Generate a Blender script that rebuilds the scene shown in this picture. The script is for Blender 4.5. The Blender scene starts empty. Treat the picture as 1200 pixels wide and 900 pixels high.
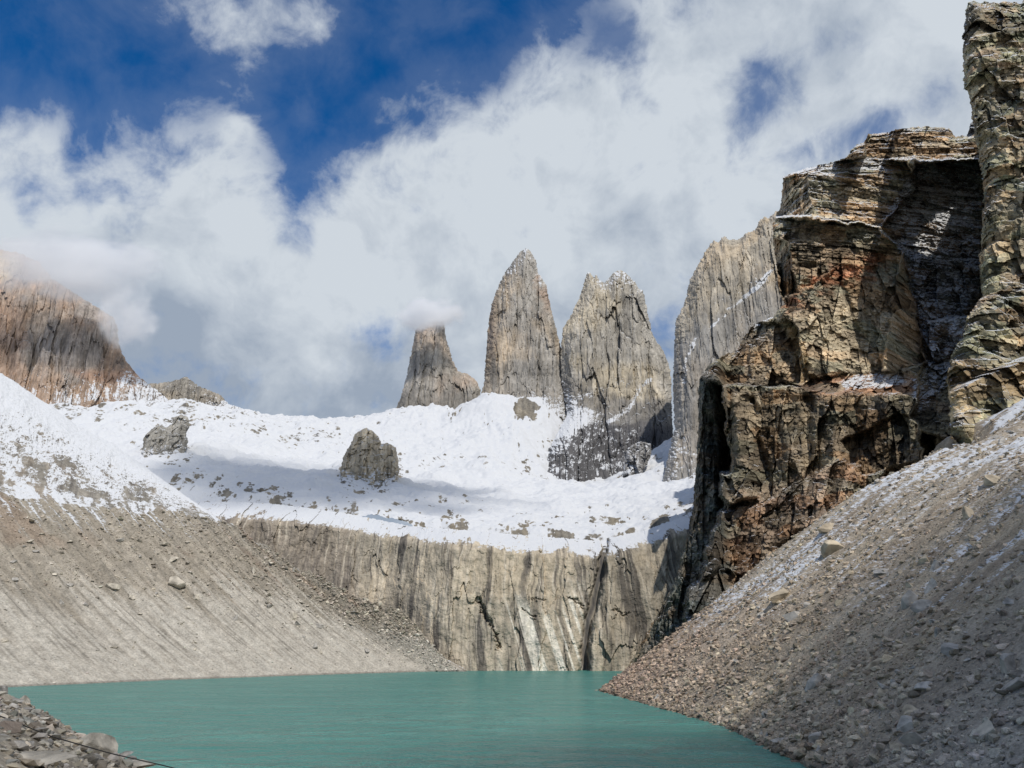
import bpy, math, random
import numpy as np
from mathutils import Vector

# ------------------------------------------------------------------ camera, sky, sun, exposure
S = bpy.context.scene
FPX, HOR, CAMH = 906.0, 750.0, 25.0            # focal length in photo pixels, horizon row, eye height over the lake
TH = math.atan((HOR - 450.0) / FPX)
CT, ST = math.cos(TH), math.sin(TH)
cam = bpy.data.cameras.new("camera")
cam.sensor_width = 36.0
cam.lens = 36.0 * FPX / 1200.0
cam.clip_start, cam.clip_end = 0.5, 20000.0
camo = bpy.data.objects.new("camera", cam)
S.collection.objects.link(camo)
camo.location = (0, 0, CAMH)
camo.rotation_euler = (math.pi / 2 + TH, 0, 0)
S.camera = camo

SUN = Vector((0.23, -0.60, 0.765)).normalized()   # towards the sun: behind and to the right
sl = bpy.data.lights.new("sun", 'SUN')
sl.energy = 3.4
sl.angle = math.radians(0.53)
sl.color = (1.0, 0.945, 0.86)
so = bpy.data.objects.new("sun", sl)
S.collection.objects.link(so)
so.rotation_euler = SUN.to_track_quat('Z', 'Y').to_euler()
so.location = SUN * 3000

S.view_settings.view_transform = 'Standard'
S.view_settings.look = 'None'
S.view_settings.exposure = -0.05
S.view_settings.gamma = 1.0
S.view_settings.use_curve_mapping = False
S.render.engine = 'CYCLES'
S.cycles.use_denoising = True
S.cycles.max_bounces = 8
S.cycles.diffuse_bounces = 3
S.cycles.volume_bounces = 7
S.cycles.transparent_max_bounces = 8
S.cycles.volume_step_rate = 1.0
S.cycles.volume_max_steps = 96


def ray(px, py):
    px = np.asarray(px, np.float64); py = np.asarray(py, np.float64)
    xc = (px - 600.0) / FPX; yc = (450.0 - py) / FPX
    return xc, CT - yc * ST, ST + yc * CT


def P(px, py, Y):
    """world point seen in direction (px, py) of the photo standing Y metres ahead"""
    x, y, z = ray(px, py)
    t = np.asarray(Y, np.float64) / y
    return np.stack([x * t, y * t, CAMH + z * t], -1)


def azel(px, py):
    x, y, z = ray(px, py)
    return math.atan2(x, y), math.atan2(z, math.hypot(x, y))


# ---- world: Nishita sky with a cloud bank laid out by azimuth and elevation
W = bpy.data.worlds.new("World")
S.world = W
W.use_nodes = True
nt = W.node_tree
nt.nodes.clear()


class NB:
    """small helper to write node graphs"""
    def __init__(self, tree): self.t = tree
    def n(self, typ, **kw):
        o = self.t.nodes.new(typ)
        for k, v in kw.items(): setattr(o, k, v)
        return o
    def l(self, a, b): self.t.links.new(a, b)
    def put(self, sock, v):
        if isinstance(v, bpy.types.NodeSocket): self.t.links.new(v, sock)
        else: sock.default_value = v
    def m(self, op, a, b=0.0, c=0.0, clamp=False):
        o = self.n('ShaderNodeMath', operation=op, use_clamp=clamp)
        self.put(o.inputs[0], a); self.put(o.inputs[1], b)
        if op in ('MULTIPLY_ADD', 'SMOOTH_MIN', 'SMOOTH_MAX'): self.put(o.inputs[2], c)
        return o.outputs[0]
    def v(self, op, a, b=(0, 0, 0)):
        o = self.n('ShaderNodeVectorMath', operation=op)
        self.put(o.inputs[0], a)
        if op == 'SCALE': self.put(o.inputs[3], b)
        else: self.put(o.inputs[1], b)
        return o.outputs['Value'] if op in ('DOT_PRODUCT', 'LENGTH') else o.outputs[0]
    def noise(self, vec, scale, detail=5.0, rough=0.55, dist=0.0, lac=2.0):
        o = self.n('ShaderNodeTexNoise')
        self.put(o.inputs['Vector'], vec)
        o.inputs['Scale'].default_value = scale; o.inputs['Detail'].default_value = detail
        o.inputs['Roughness'].default_value = rough; o.inputs['Distortion'].default_value = dist
        o.inputs['Lacunarity'].default_value = lac
        return o.outputs['Fac']
    def rng(self, x, a, b, c=0.0, d=1.0, smooth=True):
        o = self.n('ShaderNodeMapRange', interpolation_type='SMOOTHSTEP' if smooth else 'LINEAR')
        self.put(o.inputs[0], x)
        for i, q in enumerate((a, b, c, d)): self.put(o.inputs[i + 1], q)
        return o.outputs[0]
    def mix(self, f, a, b, blend='MIX'):
        o = self.n('ShaderNodeMix', data_type='RGBA', blend_type=blend)
        self.put(o.inputs[0], f); self.put(o.inputs[6], a); self.put(o.inputs[7], b)
        return o.outputs[2]
    def comb(self, x, y, z):
        o = self.n('ShaderNodeCombineXYZ')
        for i, q in enumerate((x, y, z)): self.put(o.inputs[i], q)
        return o.outputs[0]


B = NB(nt)
sky = B.n('ShaderNodeTexSky', sky_type='NISHITA', sun_disc=False)
sky.sun_elevation = math.asin(SUN.z)
sky.sun_rotation = math.atan2(SUN.x, SUN.y)
sky.altitude = 900.0
sky.air_density = 0.9
sky.dust_density = 0.05
sky.ozone_density = 2.2
hsv = B.n('ShaderNodeHueSaturation')
hsv.inputs['Saturation'].default_value = 1.45
hsv.inputs['Value'].default_value = 1.0
B.l(sky.outputs[0], hsv.inputs['Color'])
skyc = B.mix(1.0, hsv.outputs[0], (0.62, 0.95, 1.05, 1), 'MULTIPLY')
tc = B.n('ShaderNodeTexCoord')
D = B.v('NORMALIZE', tc.outputs['Generated'])
sep = B.n('ShaderNodeSeparateXYZ'); B.l(D, sep.inputs[0])
az = B.m('ARCTAN2', sep.outputs[0], sep.outputs[1])
el = B.m('ARCSINE', sep.outputs[2])
# upper edge of the cloud bank: elevation against azimuth
edge = [(-260, 200), (0, 182), (70, 195), (150, 196), (235, 184), (290, 196), (335, 240), (358, 252), (385, 222), (430, 186), (500, 155),
        (560, 130), (620, 85), (670, 36), (720, -20), (800, -90), (1000, -160), (1300, -200)]
AZ0, AZ1 = -1.0, 1.0
fc = B.n('ShaderNodeFloatCurve')
cv = fc.mapping.curves[0]
pts = []
for (px, py) in edge:
    a, e = azel(px, py)
    pts.append(((a - AZ0) / (AZ1 - AZ0), e / 1.2))
cv.points[0].location = (0.0, pts[0][1])
cv.points[1].location = (1.0, pts[-1][1])
for p in pts: cv.points.new(*p)
fc.mapping.update()
B.put(fc.inputs['Value'], B.rng(az, AZ0, AZ1, 0, 1, False))
bound = B.m('MULTIPLY', fc.outputs[0], 1.2)
f = B.m('MULTIPLY', B.m('SUBTRACT', bound, el), 7.5)
f = B.m('MINIMUM', f, 0.62)
f = B.m('MAXIMUM', f, -0.70)
f = B.m('ADD', f, B.m('MULTIPLY', B.rng(el, math.radians(50), math.radians(64)), 1.1))   # broken cloud added overhead, out of view, as neutral fill light


def blob(fv, px, py, r, w, stretch=1.0):
    a, e = azel(px, py)
    da = B.m('MULTIPLY', B.m('SUBTRACT', az, a), math.cos(e) / stretch)
    de = B.m('SUBTRACT', el, e)
    d2 = B.m('ADD', B.m('MULTIPLY', da, da), B.m('MULTIPLY', de, de))
    g = B.m('EXPONENT', B.m('MULTIPLY', d2, -1.0 / (r / FPX) ** 2))
    return B.m('ADD', fv, B.m('MULTIPLY', g, w))


hole = B.m('MULTIPLY', az, 0.0)
for b in [(735, 40, 36, .8, 1.1), (815, 12, 30, .6), (915, 88, 34, .75, 1.2), (985, 48, 28, .55), (1092, 112, 36, .75), (985, 165, 30, .6, 1.8),
          (880, 130, 40, .6), (1040, 140, 26, .5), (455, 408, 28, .42, 1.2), (512, 300, 30, .5, .7), (785, 395, 28, .5), (700, 75, 40, .5), (585, 90, 24, .4), (690, 20, 40, .4)]:
    hole = blob(hole, *b)
for b in [(300, 6, 62, .62, 1.7), (385, 8, 40, .45, 1.3), (222, 5, 45, .35), (285, 62, 34, .28), (280, 150, 16, .42), (355, 128, 20, .30, .7), (455, 120, 20, .25), (30, 165, 36, .25), (120, 60, 120, .16, 1.3), (560, 20, 60, .16)]:
    f = blob(f, *b)
warp = B.n('ShaderNodeTexNoise'); B.l(D, warp.inputs['Vector']); warp.inputs['Scale'].default_value = 5.0; warp.inputs['Detail'].default_value = 3.0
Dw = B.v('ADD', D, B.v('SCALE', B.v('SUBTRACT', warp.outputs['Color'], (.5, .5, .5)), 0.10))
n1 = B.noise(Dw, 8.0, 9.0, 0.58)
n2 = B.noise(B.v('ADD', Dw, (3.1, 1.7, 4.2)), 20.0, 8.0, 0.62)
nn = B.m('ADD', B.m('MULTIPLY', B.m('SUBTRACT', n1, .5), 1.7), B.m('MULTIPLY', B.m('SUBTRACT', n2, .5), .85))
dens = B.m('ADD', f, nn)
alpha = B.rng(dens, -0.28, 0.40)
alpha = B.m('MAXIMUM', alpha, B.m('MULTIPLY', B.rng(dens, -0.9, 0.3), 0.16))
hw_ = B.rng(B.m('ADD', hole, B.m('ADD', B.m('MULTIPLY', B.m('SUBTRACT', n1, .5), 2.2), B.m('MULTIPLY', B.m('SUBTRACT', n2, .5), 1.6))), .22, 1.15)
alpha = B.m('MULTIPLY', alpha, B.m('SUBTRACT', 1.0, B.m('MULTIPLY', hw_, .80)))
# tone of the cloud: bright crown, greyer blue base towards the ridge
e_top = azel(600, 240)[1]; e_low = azel(600, 490)[1]
base = B.rng(el, e_low, e_top)
b2 = B.noise(B.v('ADD', Dw, (7.7, 2.2, 0.4)), 5.0, 6.0, 0.5)
b3 = B.noise(B.v('ADD', Dw, (0.3, 5.2, 8.4)), 16.0, 6.0, 0.6)
tone = B.m('ADD', B.m('MULTIPLY', base, 0.62), B.m('MULTIPLY', B.m('SUBTRACT', b2, .5), 2.1))
tone = B.m('ADD', tone, B.m('MULTIPLY', B.m('SUBTRACT', b3, .5), 1.15))
nb = B.noise(B.v('ADD', Dw, (0.012, 0.0, 0.034)), 8.0, 6.0, 0.58)
na = B.noise(Dw, 8.0, 6.0, 0.58)
tone = B.m('ADD', tone, B.m('MULTIPLY', B.m('SUBTRACT', na, nb), 2.0))
tone = B.m('ADD', tone, 0.26)
for b in [(300, 440, 120, -.14, 1.4), (400, 455, 70, -.14), (210, 300, 120, .22, 1.4), (370, 390, 45, .36), (640, 200, 140, .16, 1.3), (500, 265, 40, -.25), (160, 405, 70, -.25), (740, 270, 60, -.18)]:
    tone = blob(tone, *b)
tone = B.m('MULTIPLY', tone, 1.0, clamp=True)
ccol = B.mix(tone, (0.360, 0.430, 0.535, 1), (0.690, 0.750, 0.815, 1))
ccol = B.v('SCALE', ccol, B.rng(el, math.radians(50), math.radians(64), 1.0, 1.05))
bg1 = B.n('ShaderNodeBackground'); B.l(skyc, bg1.inputs[0]); bg1.inputs[1].default_value = 0.115
bg2 = B.n('ShaderNodeBackground'); B.l(ccol, bg2.inputs[0]); bg2.inputs[1].default_value = 0.93
mx = B.n('ShaderNodeMixShader'); B.l(alpha, mx.inputs[0]); B.l(bg1.outputs[0], mx.inputs[1]); B.l(bg2.outputs[0], mx.inputs[2])
wo = B.n('ShaderNodeOutputWorld'); B.l(mx.outputs[0], wo.inputs[0])
W.cycles.sampling_method = 'MANUAL'
W.cycles.sample_map_resolution = 512

# ------------------------------------------------------------------ numpy noise
RG = np.random.RandomState(7)
PERM = RG.permutation(256).astype(np.int32)
PERM = np.concatenate([PERM, PERM, PERM])
GR = RG.normal(size=(256, 3)); GR = (GR / np.linalg.norm(GR, axis=1)[:, None]).astype(np.float32)


def pnoise(p):
    p = np.asarray(p, np.float32)
    fl = np.floor(p)
    i = fl.astype(np.int32) & 255
    q = p - fl
    u = q * q * q * (q * (q * 6 - 15) + 10)
    out = None
    def corner(a, b, c):
        h = PERM[PERM[PERM[i[..., 0] + a] + i[..., 1] + b] + i[..., 2] + c]
        g = GR[h]
        return g[..., 0] * (q[..., 0] - a) + g[..., 1] * (q[..., 1] - b) + g[..., 2] * (q[..., 2] - c)
    def lerp(a, b, t): return a + (b - a) * t
    x00 = lerp(corner(0, 0, 0), corner(1, 0, 0), u[..., 0]); x10 = lerp(corner(0, 1, 0), corner(1, 1, 0), u[..., 0])
    x01 = lerp(corner(0, 0, 1), corner(1, 0, 1), u[..., 0]); x11 = lerp(corner(0, 1, 1), corner(1, 1, 1), u[..., 0])
    return lerp(lerp(x00, x10, u[..., 1]), lerp(x01, x11, u[..., 1]), u[..., 2]) * 1.5


def fbm(p, o=5, gain=0.5, lac=2.03):
    a, s, t = 1.0, 0.0, 0.0
    p = np.asarray(p, np.float32)
    for k in range(o):
        s = s + a * pnoise(p + 17.3 * k); t += a; a *= gain; p = p * lac
    return s / t


def ridged(p, o=5, gain=0.5, lac=2.07):
    a, s, t = 1.0, 0.0, 0.0
    p = np.asarray(p, np.float32)
    for k in range(o):
        s = s + a * (1.0 - 2.0 * np.abs(pnoise(p + 11.9 * k))); t += a; a *= gain; p = p * lac
    return s / t


def ss(x, a, b):
    t = np.clip((x - a) / (b - a), 0, 1)
    return t * t * (3 - 2 * t)


def V3(x, y, z): return np.stack(np.broadcast_arrays(x, y, z), -1)
def lerpc(a, b, t): return np.asarray(a) * (1 - t[..., None]) + np.asarray(b) * t[..., None]


def facets(u, v, cu, cv_, seed, amp, tilt=.8, crack=.0, warp=.35):
    """jointed rock: every cell is a flat panel with its own height and tilt"""
    w1 = fbm(V3(u / cu * 1.3, v / cv_ * 1.3, seed), 4, .55) * warp * 2; w2 = fbm(V3(u / cu * 1.3 + 9, v / cv_ * 1.3, seed + 5), 4, .55) * warp * 2
    Uc = u / cu + w1; Vc = v / cv_ + w2
    iu = np.floor(Uc).astype(np.int32); iv = np.floor(Vc).astype(np.int32)
    b1 = np.full(u.shape, 9.); b2 = np.full(u.shape, 9.); hh = np.zeros(u.shape)
    sd = int(seed * 13) & 255
    for a in (-1, 0, 1):
        for b in (-1, 0, 1):
            k = PERM[PERM[((iu + a) & 255) + sd] + ((iv + b) & 255)]
            du = Uc - (iu + a + .15 + .7 * PERM[k + 1] / 255.); dv = Vc - (iv + b + .15 + .7 * PERM[k + 2] / 255.)
            d = du * du + dv * dv
            h = (PERM[k + 3] / 255. - .5) + tilt * ((PERM[k + 4] / 255. - .5) * du * 2 + (PERM[k + 5] / 255. - .5) * dv * 2)
            n = d < b1
            b2 = np.where(n, b1, np.minimum(b2, d)); hh = np.where(n, h, hh); b1 = np.where(n, d, b1)
    r = amp * hh
    if crack: r = r - crack * np.exp(-((np.sqrt(b2) - np.sqrt(b1)) / .07) ** 2)
    return r


# ------------------------------------------------------------------ mesh and object helpers
def link(o): S.collection.objects.link(o); return o


def mesh_from(name, verts, faces, mat=None, attrs=None, smooth=False):
    me = bpy.data.meshes.new(name)
    verts = np.ascontiguousarray(verts, np.float32); faces = np.ascontiguousarray(faces, np.int32)
    n, k = faces.shape
    me.vertices.add(len(verts)); me.vertices.foreach_set('co', verts.ravel())
    me.loops.add(n * k); me.loops.foreach_set('vertex_index', faces.ravel())
    me.polygons.add(n)
    me.polygons.foreach_set('loop_start', np.arange(0, n * k, k, dtype=np.int32))
    me.polygons.foreach_set('use_smooth', np.full(n, smooth, bool))
    me.update(calc_edges=True)
    for key, val in (attrs or {}).items():
        val = np.asarray(val, np.float32)
        if val.ndim == 1:
            a = me.attributes.new(key, 'FLOAT', 'POINT'); a.data.foreach_set('value', np.ascontiguousarray(val))
        else:
            a = me.attributes.new(key, 'FLOAT_VECTOR', 'POINT'); a.data.foreach_set('vector', np.ascontiguousarray(val).ravel())
    if mat: me.materials.append(mat)
    return me


def obj(name, me, parent=None, label=None, cat=None, group=None, kind=None):
    o = link(bpy.data.objects.new(name, me))
    if parent: o.parent = parent
    tag(o, label, cat, group, kind)
    return o


def tag(o, label=None, cat=None, group=None, kind=None):
    for k, v in (('label', label), ('category', cat), ('group', group), ('kind', kind)):
        if v: o[k] = v


def grid_faces(n, m, mask=None, flip=False):
    idx = np.arange(n * m).reshape(n, m)
    f = np.stack([idx[:-1, :-1], idx[:-1, 1:], idx[1:, 1:], idx[1:, :-1]], -1)
    if mask is not None:
        ok = mask[:-1, :-1] & mask[:-1, 1:] & mask[1:, 1:] & mask[1:, :-1]
        f = f[ok]
    f = f.reshape(-1, 4)
    return f[:, ::-1] if flip else f


def compact(verts, faces, attrs):
    used = np.unique(faces)
    mp = np.zeros(len(verts), np.int64); mp[used] = np.arange(len(used))
    return verts[used], mp[faces], {k: v[used] for k, v in attrs.items()}


def inside(poly, X, Y):
    r = np.zeros(X.shape, bool)
    n = len(poly)
    for i in range(n):
        x1, y1 = poly[i]; x2, y2 = poly[(i + 1) % n]
        if y1 == y2: continue
        c = ((y1 > Y) != (y2 > Y)) & (X < (x2 - x1) * (Y - y1) / (y2 - y1) + x1)
        r ^= c
    return r


def segdist(pl, X, Y, closed=False):
    d = np.full(X.shape, 1e9)
    n = len(pl)
    for i in range(n if closed else n - 1):
        x1, y1 = pl[i]; x2, y2 = pl[(i + 1) % n]
        dx, dy = x2 - x1, y2 - y1
        L = dx * dx + dy * dy
        if L == 0: continue
        t = np.clip(((X - x1) * dx + (Y - y1) * dy) / L, 0, 1)
        d = np.minimum(d, np.hypot(X - x1 - t * dx, Y - y1 - t * dy))
    return d


def soft(poly, PX, PY, w):
    """1 inside an area given by its corners, fading over w to both sides"""
    d = segdist(poly, PX, PY, True)
    return ss(np.where(inside(poly, PX, PY), d, -d), -w, w)


# ------------------------------------------------------------------ materials
def rock_mat(name, fine=0.35, vstretch=1.0, snow_lo=0.80, snow_hi=0.93, bump=0.6, snown=0.10, snow_amp=0.5, gain=1.15):
    m = bpy.data.materials.new(name); m.use_nodes = True
    t = m.node_tree; t.nodes.clear(); N = NB(t)
    geo = N.n('ShaderNodeNewGeometry')
    pos = N.n('ShaderNodeTexCoord').outputs['Object']
    mp = N.n('ShaderNodeMapping'); N.l(pos, mp.inputs[0]); mp.inputs['Scale'].default_value = (1, 1, vstretch)
    col = N.n('ShaderNodeAttribute', attribute_name='col').outputs['Vector']
    sn = N.n('ShaderNodeAttribute', attribute_name='snow').outputs['Fac']
    a = N.noise(mp.outputs[0], fine, 8.0, 0.65)
    b = N.noise(mp.outputs[0], fine * 0.22, 6.0, 0.6)
    k = N.m('ADD', N.rng(a, .28, .72, .62, 1.38, False), N.rng(b, .3, .7, -.22, .22, False))
    c = N.v('SCALE', col, N.m('MULTIPLY', k, gain))
    sep = N.n('ShaderNodeSeparateXYZ'); N.l(geo.outputs['True Normal'], sep.inputs[0])
    sepn = N.n('ShaderNodeSeparateXYZ'); N.l(geo.outputs['Normal'], sepn.inputs[0])
    nz = N.m('ADD', N.m('MULTIPLY', sep.outputs[2], .5), N.m('MULTIPLY', sepn.outputs[2], .5))
    s1 = N.noise(pos, snown, 8.0, 0.65)
    v = N.m('ADD', nz, N.m('MULTIPLY', N.m('SUBTRACT', s1, .5), snow_amp))
    v = N.m('ADD', v, sn)
    sf = N.rng(v, snow_lo, snow_hi)
    cc = N.mix(sf, c, (0.60, 0.615, 0.64, 1))
    bs = N.n('ShaderNodeBsdfPrincipled')
    N.l(cc, bs.inputs['Base Color']); bs.inputs['Roughness'].default_value = 0.92
    bs.inputs['Specular IOR Level'].default_value = 0.15
    bp = N.n('ShaderNodeBump'); bp.inputs['Strength'].default_value = bump; bp.inputs['Distance'].default_value = 0.6 / fine
    N.l(a, bp.inputs['Height']); N.l(bp.outputs[0], bs.inputs['Normal'])
    o = N.n('ShaderNodeOutputMaterial'); N.l(bs.outputs[0], o.inputs[0])
    return m


M_granite = rock_mat("granite", 0.10, 0.25, .78, .92, .5, .05, .45)
M_wall = rock_mat("streaked_granite", 0.25, 0.12, .86, .98, .4, .10, .5)
M_cliff = rock_mat("layered_rock", 0.35, 1.3, .80, .93, .7, .12, .55)
M_snow = rock_mat("snow_and_rock", 0.2, 1.0, .80, .97, .3, .10, .75)
M_scree = rock_mat("scree", 1.3, 1.0, .93, 1.05, .9, .5, .55)
M_moraine = rock_mat("moraine_scree", 0.7, 1.0, .95, 1.08, .8, .25, .5)
M_stone = rock_mat("stone", 2.2, 1.0, 1.22, 1.35, .5, .6, .5)


# ------------------------------------------------------------------ rock bodies: outline, distance, thickness, relief
def rock_body(name, mat, poly, depth, bulge, k, step, relief, colour, thick, label, cat, jag=1.2, open_edges=(), group=None, smooth=False, jf=.25):
    xs = np.arange(min(p[0] for p in poly) - 3, max(p[0] for p in poly) + 3, step)
    ys = np.arange(min(p[1] for p in poly) - 3, max(p[1] for p in poly) + 3, step)
    PX, PY = np.meshgrid(xs, ys)
    jx = fbm(V3(PX * jf, PY * jf, 3.3), 4) * jag * 2; jy = fbm(V3(PX * jf, PY * jf, 9.1), 4) * jag * 2
    msk = inside(poly, PX + jx, PY + jy)
    n = len(poly)
    d = np.full(PX.shape, 1e9)
    for i in range(n):
        if i in open_edges: continue
        d = np.minimum(d, segdist([poly[i], poly[(i + 1) % n]], PX + jx, PY + jy))
    D0 = depth(PX, PY) + bulge * np.exp(-d / k) * 1.0
    q = P(PX, PY, D0)
    fade = 0.35 + 0.65 * ss(d, 0, k)
    DD = D0 - relief(q, PX, PY) * fade
    v = P(PX, PY, DD)
    # slope-free colour of the rock, with painted shade on the cliff
    c, sn = colour(q, PX, PY)
    fa = grid_faces(*PX.shape, mask=msk, flip=True)
    vv, ff, at = compact(v.reshape(-1, 3), fa, {'col': c.reshape(-1, 3), 'snow': np.broadcast_to(sn, PX.shape).reshape(-1)})
    # far side, coarser
    q4 = slice(None, None, 4)
    bx, by, bd = PX[q4, q4], PY[q4, q4], d[q4, q4]
    bm = msk[q4, q4]
    vb = P(bx, by, depth(bx, by) + bulge + thick * (1 - np.exp(-bd / (2 * k))))
    fb = grid_faces(*bx.shape, mask=bm)
    if len(fb):
        v2, f2, a2 = compact(vb.reshape(-1, 3), fb, {'col': c[q4, q4].reshape(-1, 3), 'snow': np.zeros(bx.size)})
        ff = np.concatenate([ff, f2 + len(vv)]); vv = np.concatenate([vv, v2])
        at = {kk: np.concatenate([at[kk], a2[kk]]) for kk in at}
    return obj(name, mesh_from(name, vv, ff, mat, at, smooth), None, label, cat, group)


def row_depth(tab):
    """distance as a function of the row, for faces that lean back"""
    a = np.array(tab, float)
    return lambda px, py: np.interp(py, a[:, 0], a[:, 1])


def granite_colour(q, base, warm, dark, k=1.0, seed=0.0):
    x, y, z = q[..., 0], q[..., 1], q[..., 2]
    x = x / y * 1600.0 if np.max(y) > 500 else x
    st = fbm(V3(x * .045 * k, z * .005 * k, seed), 5, .6)
    big = fbm(V3(x * .008 * k + 5, y * .008 * k, z * .006 * k + seed), 4)
    c = lerpc(base, warm, ss(big, -.15, .30))
    c = lerpc(c, dark, ss(st, .05, .35) * .75)
    c = lerpc(c, np.asarray(base) * 1.35, ss(-st, .12, .4) * .6)
    pan = facets(x, z, 30 / k, 190 / k, seed, .22, 0, 0, .22) + facets(x, z, 11 / k, 70 / k, seed + 2, .26, 0, 0, .25)
    return c * (1 + pan)[..., None]


def flutes(q, k=1.0, a=10.0, seed=0.0, cr=1.0):
    y, z = q[..., 1], q[..., 2]
    x = q[..., 0] / y * 1600.0
    w = fbm(V3(x * .008 * k, z * .006 * k, seed), 3) * 16 / k
    r = ridged(V3((x + w) * .022 * k, z * .0030 * k, seed), 5, .55) * a * .75
    r += fbm(V3(x * .05 * k, y * .05 * k, z * .03 * k + seed), 5, .6) * a * .35
    r += fbm(V3(x * .010 * k, y * .01 * k, z * .006 * k + seed + 4), 3) * a * 1.7
    r += ridged(V3((x + w) * .075 * k, z * .006 * k, seed + 8), 4, .6) * a * .35
    r += facets(x, z, 30 / k, 190 / k, seed, a * 1.2, .9, a * .30 * cr, .22) + facets(x, z, 11 / k, 70 / k, seed + 2, a * .45, .8, a * .14 * cr, .25)
    r += facets(x, z, 60 / k, 260 / k, seed + 6, a * 1.2, .9, 0, .12)
    return r


GREY, TAN, DKG = (.29, .27, .24), (.40, .31, .215), (.13, .125, .118)

# --- the three towers and the great wall beside them
T1 = [(487, 386), (496, 378), (508, 374), (520, 376), (523, 396), (531, 422), (537, 435), (548, 438), (557, 444), (564, 456), (562, 475), (556, 500), (540, 530), (450, 530), (464, 479), (471, 460), (476, 441), (482, 411)]


def col_t1(q, PX, PY):
    c = granite_colour(q, (.27, .25, .22), (.34, .275, .22), DKG, 1.2, 2.0)
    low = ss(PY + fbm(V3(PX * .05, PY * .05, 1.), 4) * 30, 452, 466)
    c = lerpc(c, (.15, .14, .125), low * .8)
    return c, -0.1 + .1 * ss(PY, 470, 485)


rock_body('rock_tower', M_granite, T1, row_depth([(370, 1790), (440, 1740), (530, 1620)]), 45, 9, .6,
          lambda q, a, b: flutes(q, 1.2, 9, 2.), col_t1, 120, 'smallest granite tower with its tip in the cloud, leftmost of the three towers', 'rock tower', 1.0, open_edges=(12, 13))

T2 = [(567, 449), (569, 419), (571, 388), (576, 354), (582, 339), (590, 322), (597, 311), (603, 303), (609, 296), (612, 293), (616, 290), (621, 293), (625, 300), (628, 304), (631, 320), (641, 335), (646, 362), (652, 384), (655, 395), (662, 426), (668, 500), (672, 560), (540, 560), (552, 500), (561, 471)]


def col_t2(q, PX, PY):
    c = granite_colour(q, GREY, (.35, .29, .22), DKG, 1.1, 5.0)
    red = ss(PX + fbm(V3(PX * .06, PY * .06, 1.), 4) * 30, 628, 640) * ss(PY, 380, 340) + ss(PX, 588, 572) * .5 * ss(PY, 440, 400)
    c = lerpc(c, (.36, .235, .16), np.clip(red, 0, 1) * .55)
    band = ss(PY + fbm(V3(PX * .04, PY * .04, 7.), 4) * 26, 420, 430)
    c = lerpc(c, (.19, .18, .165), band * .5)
    sn = fbm(V3(PX * .35, PY * .05, 4.), 5, .6) * .55
    return c, -.05 + 1.0 * ss(PY, 410, 310) * (sn * 1.6 + .26) + ss(PY, 448, 480) * (.52 + sn)


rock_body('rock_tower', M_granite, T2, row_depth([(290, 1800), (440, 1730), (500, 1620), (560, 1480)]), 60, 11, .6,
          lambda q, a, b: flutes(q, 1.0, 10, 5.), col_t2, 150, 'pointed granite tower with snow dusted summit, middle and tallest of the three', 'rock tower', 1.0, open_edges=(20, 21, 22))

T3 = [(657, 441), (657, 411), (659, 385), (671, 366), (682, 339), (685, 327), (688, 319), (692, 319), (696, 325), (699, 321), (703, 328), (708, 331), (714, 325), (719, 319), (727, 316), (735, 321), (744, 330), (749, 338), (754, 340), (757, 355), (760, 370), (765, 392), (780, 415), (786, 434), (788, 486), (790, 530), (800, 580), (612, 580), (632, 545), (645, 522), (664, 486)]


def col_t3(q, PX, PY):
    c = granite_colour(q, (.30, .28, .245), (.37, .325, .25), DKG, 1.0, 9.0)
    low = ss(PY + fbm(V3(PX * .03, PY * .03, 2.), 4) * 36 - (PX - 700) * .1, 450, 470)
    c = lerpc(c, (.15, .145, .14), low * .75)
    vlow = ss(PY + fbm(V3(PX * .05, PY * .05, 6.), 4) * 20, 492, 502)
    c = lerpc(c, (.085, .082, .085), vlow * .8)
    sn = fbm(V3(PX * .16, PY * .10, 14.), 5, .6) * .75
    led = np.exp(-(segdist([(712, 496), (738, 478), (752, 452), (762, 445)], PX, PY) / 3.0) ** 2) * .5
    led2 = np.exp(-(segdist([(662, 470), (690, 462), (720, 448), (742, 446)], PX, PY) / 4.0) ** 2) * .3
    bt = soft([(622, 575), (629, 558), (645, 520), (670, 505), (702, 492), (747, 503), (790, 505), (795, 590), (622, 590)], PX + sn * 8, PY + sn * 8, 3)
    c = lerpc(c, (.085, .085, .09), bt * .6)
    lo = (soft([(648, 446), (660, 440), (672, 470), (700, 486), (690, 500), (668, 505), (640, 524), (622, 575), (600, 580), (640, 480)], PX + sn * 10, PY + sn * 10, 6) * .75 + .22 * ss(PX, 735, 690) * ss(PY, 452, 470)) * (1 - bt)
    sn = sn + ss(fbm(V3(PX * .07, PY * .28, 44.), 5, .6), .10, .35) * .5 * ss(fbm(V3(PX * .03, PY * .03, 2.), 3), -.1, .2)
    return c, -.02 + led + led2 + ss(PY, 360, 318) * (.26 + .6 * fbm(V3(PX * .3, PY * .05, 5.), 4, .6)) + lo * (.6 + sn) + bt * (.14 + .85 * sn) * ss(PX, 780, 730) + sn * .18


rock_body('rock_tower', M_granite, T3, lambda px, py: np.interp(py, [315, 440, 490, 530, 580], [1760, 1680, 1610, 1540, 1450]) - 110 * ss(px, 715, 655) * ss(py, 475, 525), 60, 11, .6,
          lambda q, a, b: flutes(q, 1.0, 12, 9.), col_t3, 150, 'broad granite tower with two notched summits, rightmost of the three towers', 'rock tower', 1.0, open_edges=(25, 26, 27))

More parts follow.
